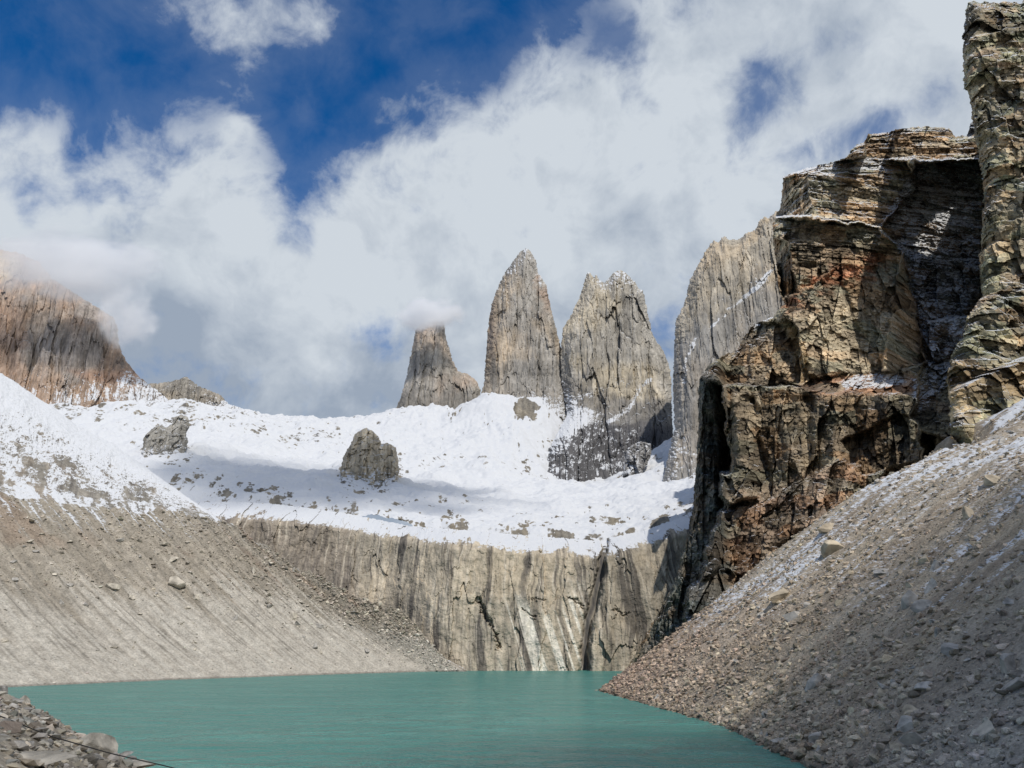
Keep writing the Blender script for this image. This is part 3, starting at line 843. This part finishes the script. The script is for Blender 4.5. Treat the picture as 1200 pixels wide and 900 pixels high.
PA = [(1128, 62), (1129, 30), (1133, 4), (1140, 1), (1160, 3), (1180, 2), (1195, 5), (1215, -20), (1420, -50), (1420, 520), (1130, 520), (1138, 400), (1150, 345), (1147, 310), (1152, 240), (1150, 200), (1141, 155), (1137, 122), (1128, 95)]
rock_body('rock_pillar', M_cliff, PA, lambda px, py: 512 - .12 * (px - 1150) - .06 * (py - 200) + 0 * py, 24, 6, .6, pillar_relief(71., .8),
          plain_cliff_col(71., (.22, .19, .135), (.36, .30, .20), .02, .16), 60, 'tall rock pillar at the right edge reaching the top of the photo', 'rock pillar', 2.4, open_edges=(8, 9, 10), jf=.16)
PE = [(1112, 470), (1108, 445), (1112, 425), (1120, 405), (1128, 395), (1134, 372), (1146, 350), (1170, 340), (1200, 333), (1260, 310), (1420, 240), (1420, 600), (1120, 560), (1112, 495)]


def pe_depth(px, py):
    d = 438 - .10 * (px - 1150) - .25 * (py - 400)
    d = d - 16 * soft([(1108, 480), (1112, 460), (1150, 440), (1200, 420), (1420, 380), (1420, 600), (1100, 600)], px, py, 3)
    return d


rock_body('rock_buttress', M_cliff, PE, pe_depth, 18, 5, .6, pillar_relief(83., .95),
          plain_cliff_col(83., (.24, .20, .135), (.37, .31, .20), -.02, 0), 60, 'rounded ochre rock buttress at the right edge just above the scree', 'rock buttress', 2.4, open_edges=(10, 11, 12), jf=.16)

# ------------------------------------------------------------------ right hand scree
SL = .727


def shore_x(y): return np.interp(y, [-60, 40, 120, 181, 259, 330, 441, 520], [70, 68, 64, 61.5, 64.5, 57, 44, 36])


def plane_hit(px, py):
    x, y, z = ray(px, py); t = 400.0
    for _ in range(30):
        xs_ = shore_x(t * y)
        t = (CAMH + SL * xs_) / (SL * x - z)
    return t * x, t * y


crest = np.array([plane_hit(*p) for p in [(702, 808), (770, 757), (840, 701), (900, 652), (950, 615), (1010, 566), (1060, 524), (1092, 497), (1140, 491), (1200, 477)]])
crest = crest[np.argsort(crest[:, 0])]
CRX = np.concatenate([[20], crest[:, 0], [320]]); CRY = np.concatenate([[445], crest[:, 1], [250]])


def scree_z(x, y, detail=True):
    s = x - shore_x(y)
    z = SL * s
    ym = np.interp(x, CRX, CRY)
    z = z - .9 * np.maximum(0, y - ym)
    sp = np.clip(s / 120, 0, 1.2)
    rib = ridged(V3(y * .016 + x * .002, x * .002, 3. + 0 * x), 3) * 8.5 * sp + fbm(V3(y * .06, x * .006, 5. + 0 * x), 4) * 2.6 * np.clip(s / 60, 0, 1)
    z = z + rib * ss(ym - y, -5, 45) - 12.5 * ss(x, 165, 228)
    z = z + fbm(V3(x * .02, y * .02, 1. + 0 * x), 4) * 2.5 * np.clip(s / 30, .15, 1) * ss(ym - y, -5, 40)
    if detail: z = z + fbm(V3(x * .35, y * .35, 2. + 0 * x), 4, .6) * .9 + fbm(V3(x * .1, y * .1, 6. + 0 * x), 3, .6) * 1.0 * np.clip(s / 20, .1, 1)
    return z


YR = 14 * np.exp(np.linspace(0, math.log(500 / 14), 760)); SR = np.concatenate([np.linspace(-12, 120, 420), np.linspace(120.5, 300, 260)])
YY = YR[:, None] + 0 * SR[None]; XX = shore_x(YY) + SR[None]
ZZ = scree_z(XX, YY)


def scree_col(x, y, z):
    s = x - shore_x(y)
    st = fbm(V3(y * .09 + x * .01, x * .008, 3. + 0 * x), 4, .6)
    g = fbm(V3(x * .03, y * .03, z * .03), 4)
    c = lerpc((.34, .29, .225), (.25, .205, .155), ss(st, -.2, .25))
    c = lerpc(c, (.34, .28, .20), ss(g, .0, .35) * .6)
    c = lerpc(c, (.29, .215, .165), ss(y, 260, 400) * ss(s, 80, 10) * .7)
    c = lerpc(c, (.30, .29, .265), ss(y, 190, 120) * .6)
    c = c * (1 - .42 * ss(z, 1.3, .3))[..., None]                                # wet stones at the water line
    return c, st, s


c, st, s = scree_col(XX, YY, ZZ)
fl = fbm(V3(YY * .14 + XX * .02, XX * .018, 13. + 0 * XX), 5, .62)
sn = -.07 + ss(s, 14, 70) * (.20 + .75 * fl) - .22 * ss(YY, 200, 110) + .07 * ss(YY, 300, 380)
me = mesh_from('scree_slope', V3(XX, YY, ZZ).reshape(-1, 3), grid_faces(*XX.shape, flip=True), M_scree, {'col': c.reshape(-1, 3), 'snow': sn.reshape(-1)}, False)
obj('scree_slope', me, kind='structure', label='steep grey brown scree slope with snow streaks on the right shore')

# ------------------------------------------------------------------ left moraine and the snowy shoulder above it
def shore_Y(px, py):
    x, y, z = ray(px, py)
    return np.minimum(-CAMH * y / z, 688.0)


LM_COL = [((-420, 545, 480), (-190, 818)), ((-150, 573, 545), (20, 805)), ((0, 583, 620), (200, 797)), ((130, 599, 665), (330, 792.5)), ((215, 601, 700), (420, 789.5)), ((272, 616, 712), (468, 788.1)), ((319, 651, 712), (492, 787.3)), ((350, 671, 711), (506, 787.)), ((380, 679, 710), (517, 786.8)), ((404, 698, 709), (525, 786.5)), ((430, 703, 708), (531, 786.3)), ((471, 717, 707), (537, 786.1)), ((488, 741, 706), (541, 786.)), ((516, 768, 705), (545, 785.9)), ((545, 784.5, 704), (549, 785.8))]
A = np.array([P(*a) for a, b in LM_COL]); Bq = np.array([P(b[0], b[1], shore_Y(*b)) for a, b in LM_COL]); Bq[:, 2] = -.6
tt = np.linspace(0, len(LM_COL) - 1, 760); rr = np.linspace(-.06, 1.06, 420)


def samp(tab, t):
    i = np.arange(len(tab))
    return np.stack([np.interp(t, i, tab[:, k]) for k in range(3)], -1)


TT, RR = np.meshgrid(tt, rr)
pa, pb = samp(A, TT), samp(Bq, TT)


def moraine_pt(TT, RR, detail=True):
    pa, pb = samp(A, TT), samp(Bq, TT)
    p = pb + (pa - pb) * RR[..., None]
    span = np.linalg.norm(pa - pb, axis=-1) / 200
    p[..., 2] -= 9 * span * np.sin(np.clip(RR, 0, 1) * math.pi) * .8
    sid = TT * 60 + RR * 4
    rel = fbm(V3(sid * .05, RR * .8, 3. + 0 * RR), 5, .55) * 7 + ridged(V3(sid * .16, RR * 1.2, 9. + 0 * RR), 4) * 3.0 * ss(RR, .12, .6)
    env = np.clip(RR * 3, 0, 1) * np.minimum(1, span * 1.5)
    p[..., 2] += rel * env
    top = ss(RR, .80, 1.0)
    p[..., 2] += fbm(V3(p[..., 0] * .03, p[..., 1] * .03, 4. + 0 * RR), 4) * 7 * top * env
    if detail: p[..., 2] += fbm(V3(p[..., 0] * .25, p[..., 1] * .25, 8. + 0 * RR), 4, .6) * (.4 + 1.3 * ss(RR, .3, .8)) * np.minimum(1, span * 2)
    p[..., 2] -= np.maximum(0, RR - 1) * 300
    return p


p = moraine_pt(TT, RR)


def moraine_col(TT, RR, p):
    sid = TT * 60 + RR * 4
    st = fbm(V3(sid * .22, RR * 1.1, 3. + 0 * RR), 5, .6)
    st2 = fbm(V3(sid * .8, RR * 1.6, 23. + 0 * RR), 4, .6)
    big = fbm(V3(sid * .03, RR * 3, 7. + 0 * RR), 4)
    lim = .50 + st * .45 + big * .35
    dirt = ss(RR - lim, -.10, .14)
    c = lerpc((.37, .345, .30), (.335, .305, .26), ss(st2, -.2, .2))
    d = lerpc((.23, .203, .165), (.295, .262, .215), ss(st, -.25, .2))
    c = lerpc(c, d, dirt)
    c = lerpc(c, (.175, .16, .135), ss(st2, .06, .26) * .75 * ss(RR, .02, .2))
    c = lerpc(c, (.205, .145, .105), ss(big, .1, .35) * dirt * .5)
    c = c * (1 - .42 * ss(p[..., 2], 1.6, .4))[..., None]
    return c, st, st2


c, st, st2 = moraine_col(TT, RR, p)
sn = -.16 + ss(RR, .66, 1.0) * (.36 + 1.3 * st2) + ss(TT, 4.8, 5.6) * ss(TT, 8.8, 7.6) * ss(RR, .75, .95) * (.30 + .4 * st2)
me = mesh_from('moraine', p.reshape(-1, 3), grid_faces(*TT.shape, flip=True), M_moraine, {'col': c.reshape(-1, 3), 'snow': sn.reshape(-1)}, False)
obj('moraine', me, kind='structure', label='pale grey and brown moraine slope running down to the left shore')

SH = [((-420, 545, 490), (-320, 255, 860)), ((-150, 575, 552), (-110, 372, 870)), ((0, 586, 628), (0, 438, 870)), ((60, 592, 650), (45, 468, 872)), ((110, 600, 668), (90, 500, 866)), ((150, 604, 685), (132, 522, 858)), ((190, 606, 695), (172, 550, 838)), ((215, 606, 706), (205, 574, 810)), ((255, 614, 716), (240, 597, 770)), ((275, 640, 722), (262, 612, 742))]
A2 = np.array([P(*a) for a, b in SH]); B2 = np.array([P(*b) for a, b in SH])
TT2, RR2 = np.meshgrid(np.linspace(0, len(SH) - 1, 640), np.linspace(-.08, 1.45, 420))
p = samp(A2, TT2) + (samp(B2, TT2) - samp(A2, TT2)) * np.minimum(RR2, 1)[..., None]
over = np.maximum(0, RR2 - 1)
p[..., 1] += over * 260; p[..., 2] -= over * over * 500 + over * 30
sid = TT2 * 60
hn = ss(RR2, .0, .25)
rel = ridged(V3(p[..., 0] * .020 + p[..., 1] * .012, p[..., 1] * .006, 3. + 0 * RR2), 5, .6) * 7 + fbm(V3(p[..., 0] * .05, p[..., 1] * .05, 5. + 0 * RR2), 5, .6) * 6
p[..., 2] += rel * hn * np.clip((len(SH) - 1 - TT2) / 3, .1, 1) * (1 - .6 * ss(RR2, .6, .9))
p[..., 2] += fbm(V3(p[..., 0] * .2, p[..., 1] * .2, 8. + 0 * RR2), 4, .6) * 1.8
x, y, z = p[..., 0], p[..., 1], p[..., 2]
pat = fbm(V3((x + z * 1.1) * .10, (x - z) * .014, y * .02 + 33.), 6, .68)
sn = .40 - ss(RR2, .75, .05) * (.12 + .55 * ss(pat, -.15, .4)) - .45 * ss(pat, .12, .36) * ss(RR2, .8, .2) + ss(RR2, .6, .85) * .3 - ss(TT2, 5, 8) * .15
c = granite_colour(p, (.20, .185, .16), (.23, .20, .165), (.12, .11, .10), 2., 1.)
me = mesh_from('snowy_shoulder', p.reshape(-1, 3), grid_faces(*TT2.shape, flip=False), M_snow, {'col': c.reshape(-1, 3), 'snow': sn.reshape(-1)}, False)
obj('snow_slope', me, kind='structure', label='snow covered shoulder with rocky streaks above the left moraine')

# ------------------------------------------------------------------ water and ground
wm = bpy.data.materials.new("glacial_water"); wm.use_nodes = True
N = NB(wm.node_tree); wm.node_tree.nodes.clear()
pos = N.n('ShaderNodeTexCoord').outputs['Object']
def mapped(sc, rot=0.0):
    mpn = N.n('ShaderNodeMapping'); N.l(pos, mpn.inputs[0]); mpn.inputs['Scale'].default_value = sc; mpn.inputs['Rotation'].default_value = (0, 0, rot)
    return mpn.outputs[0]
w1 = N.noise(mapped((.045, .085, 1), .12), 1.0, 5.0, .66, .5)
w2 = N.noise(mapped((.15, .26, 1), -.2), 1.0, 4.0, .6, .3)
patch = N.noise(mapped((.012, .035, 1), .1), 1.0, 4.0, .55, .5)
hgt = N.m('ADD', N.m('MULTIPLY', w1, 1.0), N.m('MULTIPLY', w2, .35))
bp = N.n('ShaderNodeBump'); N.put(bp.inputs['Strength'], N.rng(patch, .35, .65, .55, 1.0)); bp.inputs['Distance'].default_value = 15.0
N.l(hgt, bp.inputs['Height'])
bs = N.n('ShaderNodeBsdfPrincipled')
N.l(N.mix(N.rng(patch, .3, .7), (.046, .190, .166, 1), (.086, .285, .250, 1)), bs.inputs['Base Color'])
bs.inputs['Roughness'].default_value = .28; bs.inputs['Specular IOR Level'].default_value = .42; bs.inputs['IOR'].default_value = 1.33
N.l(bp.outputs[0], bs.inputs['Normal'])
o = N.n('ShaderNodeOutputMaterial'); N.l(bs.outputs[0], o.inputs[0])
me = mesh_from('lake', np.array([(-900, 30, 0), (300, 30, 0), (300, 790, 0), (-900, 790, 0)]), np.array([[0, 1, 2, 3]]), wm)
obj('lake', me, kind='structure', label='turquoise glacial lake with wind ripples')
me = mesh_from('ground', np.array([(-6000, -6000, -9), (6000, -6000, -9), (6000, 6000, -9), (-6000, 6000, -9)]), np.array([[0, 1, 2, 3]]), M_scree, {'col': np.full((4, 3), .2), 'snow': np.full(4, -.5)})
obj('ground', me, kind='structure', label='rocky ground around the lake')

# ------------------------------------------------------------------ near bank under the viewer
XX, YY = np.meshgrid(np.linspace(-60, 66, 420), np.linspace(-14, 75, 380))
cr_px = np.array([-400, -150, 0, 50, 85, 120, 150, 175, 230, 330, 700]); cr_py = np.array([700, 765, 808, 832, 852, 870, 886, 902, 950, 990, 1100])
BRP = P(cr_px, cr_py + 4, 36.0)
BRX, BRZ = BRP[:, 0], BRP[:, 2]
def bank_z(x, y, detail=True):
    Yc = 36.0
    xg = x / np.maximum(y, 8) * Yc
    brow = np.interp(xg, BRX, BRZ)
    z = np.where(y < Yc, brow + (Yc - y) * np.interp(xg, [-60, -24, -16, -8, 20], [-.02, -.012, .03, .10, .24]), brow - (y - Yc) * .75)
    z = np.minimum(z, 23.3 + np.maximum(0, -x - 8) * .10)
    if detail: z = z + fbm(V3(x * .5, y * .5, 3. + 0 * x), 4, .6) * .35
    return z
ZZ = bank_z(XX, YY)
c = lerpc((.32, .28, .22), (.23, .20, .16), ss(fbm(V3(XX * .3, YY * .3, 1. + 0 * XX), 4), -.2, .2))
me = mesh_from('shore_bank', V3(XX, YY, ZZ).reshape(-1, 3), grid_faces(*XX.shape), M_stone, {'col': c.reshape(-1, 3), 'snow': np.full(XX.size, -.5)}, False)
obj('shore_bank', me, kind='structure', label='stony bank in the near left corner')

# ------------------------------------------------------------------ stones: loose rubble as stuff, boulders as things
def ico(sub):
    bmn = __import__('bmesh').new()
    __import__('bmesh').ops.create_icosphere(bmn, subdivisions=sub, radius=1.0)
    v = np.array([q.co[:] for q in bmn.verts]); bmn.faces.ensure_lookup_table()
    f = np.array([[q.index for q in fa.verts] for fa in bmn.faces]); bmn.free()
    return v, f


IV1, IF1 = ico(1)
IV3, IF3 = ico(4)


def cut_rock(v, seed, cuts=11, rough=.05):
    r = np.random.RandomState(seed); v = v.copy()
    for _ in range(cuts):
        n = r.normal(size=3); n /= np.linalg.norm(n); d = r.uniform(.30, .68)
        h = v @ n - d
        v = v - np.outer(np.maximum(h, 0), n)
    return v + (fbm(v * 2.2 + seed, 4, .6) * rough * 1.6)[:, None] * v


def rubble(name, pos, size, col, label, flat=.75, seed=1, mat=None):
    r = np.random.RandomState(seed); n = len(pos)
    nb = 24
    base = np.stack([cut_rock(IV1, 500 + k + seed * 50, 7, 0.0) for k in range(nb)])
    which = r.randint(0, nb, n)
    V = base[which]
    sc = np.stack([r.uniform(.7, 1.3, n), r.uniform(.7, 1.3, n), r.uniform(.5, 1., n) * flat], -1)
    V = V * sc[:, None]
    a = r.uniform(0, 6.28, n); b = r.normal(0, .45, n)
    ca, sa, cb, sb = np.cos(a)[:, None], np.sin(a)[:, None], np.cos(b)[:, None], np.sin(b)[:, None]
    x, y, z = V[..., 0], V[..., 1], V[..., 2]
    y, z = y * cb - z * sb, y * sb + z * cb
    x, y = x * ca - y * sa, x * sa + y * ca
    V = V3(x, y, z) * size[:, None, None] + pos[:, None, :]
    m = len(IV1)
    F = (IF1[None] + (np.arange(n) * m)[:, None, None]).reshape(-1, 3)
    tint = col * r.uniform(.5, 1.45, (n, 1)) * (1 + r.normal(0, .018, (n, 3)))
    me = mesh_from(name, V.reshape(-1, 3), F, mat or M_stone, {'col': np.repeat(tint, m, 0), 'snow': np.repeat(r.uniform(-.5, .05, n), m)}, False)
    return obj(name, me, kind='stuff', label=label)


rs = np.random.RandomState(3)
# right scree: sampled so that stones stay a few millimetres to centimetres in the photo at every distance
n = 75000
y = 60 * np.exp(rs.uniform(0, 1, n) ** .8 * math.log(440 / 60)); s = rs.uniform(0, 1, n) ** 1.25 * 190 - 2
x = shore_x(y) + s
ok = (y < np.interp(x, CRX, CRY) + 2) & (x / y < .74)
x, y, s = x[ok], y[ok], s[ok]
z = scree_z(x, y)
pxl = rs.pareto(2.1, len(x)) * (1.0 + .9 * ss(y, 260, 120)) + .8
size = np.clip(pxl, .5, 5 + 4 * ss(y, 260, 120)) * y / FPX * (1.25 - .5 * np.clip(s / 120, 0, 1))
size = np.minimum(size, 1.7)
c, st, s = scree_col(x, y, z)
dens = fbm(V3(y * .09, x * .015, 5. + 0 * x), 4)
keep = (rs.uniform(size=len(x)) < .55 + dens * 1.2 + .5 * ss(s, 60, 10))
rubble('scree_stones', V3(x, y, z + size * .15)[keep], size[keep], c[keep] * 1.12, 'loose grey and brown stones covering the right scree', .75, 1)
# left moraine
n = 26000
T = rs.uniform(0.6, 12, n); Rr = rs.uniform(0, 1, n) ** .8
p = moraine_pt(T, Rr)
pxl = np.clip(rs.pareto(2.8, n) * .7 + .5, .4, 3.2)
size = pxl * p[:, 1] / FPX * (.65 + .5 * ss(Rr, .3, .7))
c, _, _ = moraine_col(T, Rr, p)
keep = rs.uniform(size=n) < .65 + .7 * ss(Rr, .25, .7)
rubble('moraine_stones', (p + V3(0 * T, 0 * T, size * .1))[keep], size[keep], c[keep] * 1.25, 'scattered pale stones over the left moraine', .8, 2)
# near bank
n = 9000
x = rs.uniform(-34, -6, n); y = rs.uniform(14, 42, n)
z = bank_z(x, y)
size = np.clip(rs.pareto(2.2, n) * .09 + .07, .05, .38)
rubble('bank_stones', V3(x, y, z + size * .2), size, np.where(rs.uniform(size=(n, 1)) < .5, np.array([[.37, .325, .26]]), np.array([[.31, .29, .255]])), 'broken stones covering the near bank', .6, 3)

ROCKS = {}


def boulder_mesh(kind, seed, colour):
    key = (kind, seed)
    if key in ROCKS: return ROCKS[key]
    v = cut_rock(IV3, seed, 14, .035)
    v = v * np.array({'block': (1., .85, .72), 'slab': (1.25, .9, .36), 'tall': (.75, .7, 1.05)}[kind])
    g = fbm(v * 1.6 + seed, 4)
    col = lerpc(np.asarray(colour) * 1.12, np.asarray(colour) * .7, ss(g, -.1, .35))
    ROCKS[key] = mesh_from('boulder', v, IF3, M_boulder, {'col': col, 'snow': np.full(len(v), -.5)}, False)
    return ROCKS[key]


M_boulder = rock_mat("boulder_rock", 1.2, 1.0, 1.5, 1.7, .6, .6, .2)
PALE, GREYR, OCHRE = (.42, .38, .315), (.33, .31, .28), (.37, .315, .235)


def boulder(kind, seed, colour, loc, r, label, group=None, rot=None, tilt=.2):
    o = obj('boulder', boulder_mesh(kind, seed, colour), None, label, 'boulder', group)
    rr_ = random.Random(seed * 991 + int(loc[0] * 10) + int(loc[1] * 7))
    r *= 1.4 if group is None else 1.6
    o.location = loc; o.scale = (r, r, r)
    o.rotation_euler = (rr_.uniform(-tilt, tilt), rr_.uniform(-tilt, tilt), rr_.uniform(0, 6.28) if rot is None else rot)
    return o


def hit(zf, px, py, t0, t1):
    x, y, z = [float(q) for q in ray(px, py)]
    t = np.linspace(t0, t1, 4000)
    h = CAMH + z * t - zf(x * t, y * t, False)
    i = np.argmax(h < 0)
    return np.array((x * t[i], y * t[i], CAMH + z * t[i])) if h[i] < 0 else None


# moraine: nearest surface point to a viewing ray
mT, mR = np.meshgrid(np.linspace(0.3, 12.5, 900), np.linspace(0, 1, 500))
mp = moraine_pt(mT, mR, False).reshape(-1, 3)
d_ = mp - np.array((0, 0, CAMH)); fw = d_[:, 1] * CT + d_[:, 2] * ST
mpx = 600 + FPX * d_[:, 0] / fw; mpy = 450 - FPX * (-d_[:, 1] * ST + d_[:, 2] * CT) / fw


def hit_m(px, py): return mp[np.argmin((mpx - px) ** 2 + (mpy - py) ** 2)]


for px, py, wpx, kind, colr, lab in [
        (205, 683, 12.5, 'block', PALE, 'largest pale boulder half way up the left moraine'),
        (133, 687, 9, 'slab', PALE, 'pale flat boulder left of the largest moraine boulder'),
        (203, 655, 7, 'slab', GREYR, 'grey slab just above the largest moraine boulder'),
        (343, 724, 6.5, 'tall', PALE, 'upright pale boulder low on the right part of the moraine'),
        (5, 751, 6, 'block', PALE, 'pale boulder low on the moraine at the left photo edge'),
        (374, 734, 5, 'block', GREYR, 'grey boulder just right of the upright pale moraine boulder'),
        (155, 700, 5, 'block', GREYR, 'grey boulder between the two biggest pale moraine boulders'),
        (220, 712, 4, 'block', PALE, 'small pale boulder below the largest moraine boulder'),
        (411, 731, 4, 'slab', PALE, 'small pale slab near the right foot of the moraine')]:
    h = hit_m(px, py); r = wpx * h[1] / FPX
    boulder(kind, 3 + int(px) % 5, colr, h + np.array((0, 0, r * .05)), r, lab)
rb = random.Random(5)
for i in range(110):
    px, py = rb.uniform(5, 440), rb.uniform(600, 770)
    k = rb.random()
    if 600 + (px - 250) * .55 > py: continue
    h = hit_m(px, py); r = rb.choice([1.3, 1.6, 2.0, 2.6, 3.4, 4.2]) * h[1] / FPX
    boulder(rb.choice(['block', 'slab', 'tall']), rb.randint(11, 16), PALE if k < .6 else GREYR, h + np.array((0, 0, r * .2)), r,
            'small stray boulder on the left moraine, one of many much alike', 'small stray boulders on the left moraine')

for px, py, wpx, kind, colr, lab in [
        (918, 697, 17, 'slab', OCHRE, 'long ochre slab in the middle of the sunlit scree'),
        (972, 620, 17, 'slab', PALE, 'broad pale slab with a shadow near the upper edge of the scree'),
        (1136, 606, 11, 'tall', OCHRE, 'upright ochre boulder on the upper scree near the right edge'),
        (1165, 565, 13, 'block', OCHRE, 'big ochre block high on the scree below the buttress'),
        (1083, 658, 11, 'block', OCHRE, 'ochre block in a cluster on the upper scree'),
        (1072, 664, 7, 'tall', OCHRE, 'smaller ochre boulder leaning on the clustered block'),
        (1080, 714, 12, 'block', GREYR, 'grey block at the edge of the shaded scree'),
        (890, 742 - 30, 6, 'slab', GREYR, 'dark slab just left of the long ochre slab'),
        (1030, 700, 9, 'slab', OCHRE, 'flat brown slab between snow streaks on the scree'),
        (1182, 781, 15, 'block', GREYR, 'grey boulder in the shade at the right photo edge'),
        (1190, 803, 20, 'slab', GREYR, 'wide dark slab below the grey boulder at the right edge'),
        (1065, 838, 13, 'block', GREYR, 'pale grey boulder alone low on the shaded scree'),
        (1154, 862, 19, 'block', PALE, 'biggest pale boulder near the bottom right corner'),
        (1030, 783, 10, 'slab', GREYR, 'grey slab high in the shaded stones'),
        (1050, 876, 12, 'slab', GREYR, 'flat grey boulder near the bottom edge of the scree'),
        (960, 868, 10, 'block', GREYR, 'grey boulder at the water edge of the shaded scree'),
        (915, 868, 9, 'slab', GREYR, 'outermost wet slab at the lake edge')]:
    h = hit(scree_z, px, py, 60, 520)
    if h is None: continue
    r = wpx * h[1] / FPX
    boulder(kind, 23 + int(px) % 6, colr, h - np.array((0, 0, r * .1)), r, lab)
cnt = 0
while cnt < 210:
    px, py = rb.uniform(760, 1198), rb.uniform(500, 898)
    h = hit(scree_z, px, py, 60, 520)
    if h is None or h[1] > np.interp(h[0], CRX, CRY): continue
    low = h[1] < 240
    r = (rb.paretovariate(1.8) * 2.4 if low else rb.paretovariate(2.1) * 1.9) * h[1] / FPX
    r = min(r, 13 * h[1] / FPX)
    boulder(rb.choice(['block', 'slab', 'block', 'tall']), rb.randint(31, 38), GREYR if low or rb.random() < .4 else OCHRE, h - np.array((0, 0, r * .1)), r,
            'mid sized boulder among the shaded stones of the lower scree, one of many alike' if low else 'mid sized boulder strewn over the sunlit upper scree, one of many alike',
            'boulders on the shaded lower scree' if low else 'boulders on the sunlit upper scree')
    cnt += 1

for px, py, wpx, kind, colr, lab in [
        (36, 893, 34, 'slab', PALE, 'big tan slab at the bottom left edge of the bank'),
        (112, 884, 22, 'block', PALE, 'smooth pale boulder on the bank under the rope'),
        (160, 897, 16, 'slab', PALE, 'last pale boulder at the right tip of the bank'),
        (20, 876, 12, 'block', GREYR, 'grey block on the bank just above the big tan slab'),
        (78, 890, 14, 'block', PALE, 'tan block between slab and smooth boulder on the bank'),
        (12, 822, 9, 'slab', GREYR, 'thin grey slab on the brow of the bank at the left edge'),
        (95, 872, 11, 'slab', GREYR, 'flat grey stone behind the smooth pale boulder')]:
    h = hit(bank_z, px, min(py, 893), 12, 60)
    if h is None: h = P(px, py, 34.)
    r = wpx * h[1] / FPX
    boulder(kind, 43 + int(px) % 5, colr, h + np.array((0, 0, r * .1)), r, lab)
for i in range(60):
    px = rb.uniform(0, 160); py = rb.uniform(np.interp(px, cr_px, cr_py) + 3, 899)
    h = hit(bank_z, px, py, 12, 60)
    if h is None: continue
    r = rb.choice([3, 3.5, 4, 5, 7]) * h[1] / FPX
    boulder(rb.choice(['slab', 'block', 'slab']), rb.randint(51, 57), PALE if rb.random() < .5 else GREYR, h + np.array((0, 0, r * .15)), r,
            'angular stone on the near bank, one of many alike', 'angular stones on the near bank', tilt=.5)

# rope slung along the bank
rp = [(-60, 818), (0, 839), (30, 851), (60, 863), (95, 873), (130, 883), (165, 891), (196, 898), (240, 910)]
RPT = np.array([P(a, b, 24.0 + i * .7) for i, (a, b) in enumerate(rp)])
ti = np.linspace(0, len(rp) - 1, 120)
RC = samp(RPT, ti)
ker = np.ones(9) / 9
for k in range(3): RC[4:-4, k] = np.convolve(RC[:, k], ker, 'valid')
ang = np.linspace(0, 2 * math.pi, 8, endpoint=False)
rad = .018
tan_ = np.gradient(RC, axis=0); tan_ /= np.linalg.norm(tan_, axis=1)[:, None]
e1 = np.cross(tan_, (0, 0, 1)); e1 /= np.linalg.norm(e1, axis=1)[:, None]; e2 = np.cross(tan_, e1)
RV = RC[:, None] + rad * (np.cos(ang)[None, :, None] * e1[:, None] + np.sin(ang)[None, :, None] * e2[:, None])
idx = np.arange(120 * 8).reshape(120, 8); nx = np.roll(idx, -1, 1)
RF = np.stack([idx[:-1], nx[:-1], nx[1:], idx[1:]], -1).reshape(-1, 4)
rm = bpy.data.materials.new("rope_fibre"); rm.use_nodes = True
rn = NB(rm.node_tree); bsd = rm.node_tree.nodes['Principled BSDF']
rn.l(rn.mix(rn.noise(rn.n('ShaderNodeTexCoord').outputs['Object'], 14.0), (.02, .02, .022, 1), (.06, .055, .05, 1)), bsd.inputs['Base Color']); bsd.inputs['Roughness'].default_value = .8
obj('rope', mesh_from('rope', RV.reshape(-1, 3), RF, rm, None, True), None, 'thin dark rope slung along the stony near bank', 'rope')

# ------------------------------------------------------------------ drifting cloud caught on the peaks
def cloud(px, py, Y, rx, ry, rz, density, label, seed):
    cm = bpy.data.materials.new("cloud_vapour"); cm.use_nodes = True
    t = cm.node_tree; t.nodes.clear(); N = NB(t)
    pos = N.n('ShaderNodeTexCoord').outputs['Object']
    r = N.v('LENGTH', pos)
    n = N.noise(N.v('ADD', pos, (seed, 0, 0)), 1.9, 6.0, .6)
    d = N.m('ADD', N.m('SUBTRACT', 1.0, r), N.m('MULTIPLY', N.m('SUBTRACT', n, .5), 2.4))
    d = N.m('MULTIPLY', N.rng(d, .12, .62), N.rng(r, 1.0, .75))
    pv = N.n('ShaderNodeVolumePrincipled')
    pv.inputs['Color'].default_value = (.985, .99, 1.0, 1); pv.inputs['Anisotropy'].default_value = .1
    N.l(N.m('MULTIPLY', d, density), pv.inputs['Density'])
    o = N.n('ShaderNodeOutputMaterial'); N.l(pv.outputs[0], o.inputs['Volume'])
    v, f = ico(3)
    c = obj('cloud', mesh_from('cloud', v, f, cm), None, label, 'cloud')
    c.location = P(px, py, Y); c.scale = (rx, ry, rz)
    return c


cloud(80, 313, 1410, 225, 85, 98, .020, 'soft cloud veiling the summit of the rust topped mountain', 1.)
cloud(150, 372, 1430, 75, 60, 80, .018, 'thin cloud wisp clinging to the right flank of the rust topped mountain', 5.)
cloud(503, 369, 1690, 98, 60, 52, .042, 'small cloud hiding the tip of the smallest tower', 9.)

# two unseen clouds added up-sun to shade the snow basin and lower scree
for foot, k, rx, ry, rz, dn, sd in [(P(380, 578, 1000), 2600.0, 330, 260, 110, .012, 13.), (np.array((205., 20., 60.)), 1000.0, 270, 270, 110, .042, 17.)]:
    c0 = cloud(600, 400, 100, rx, ry, rz, dn, 'unseen high cloud added to shade the ground below', sd)
    c0.location = foot + np.array(SUN) * k
    c0['kind'] = 'stuff'
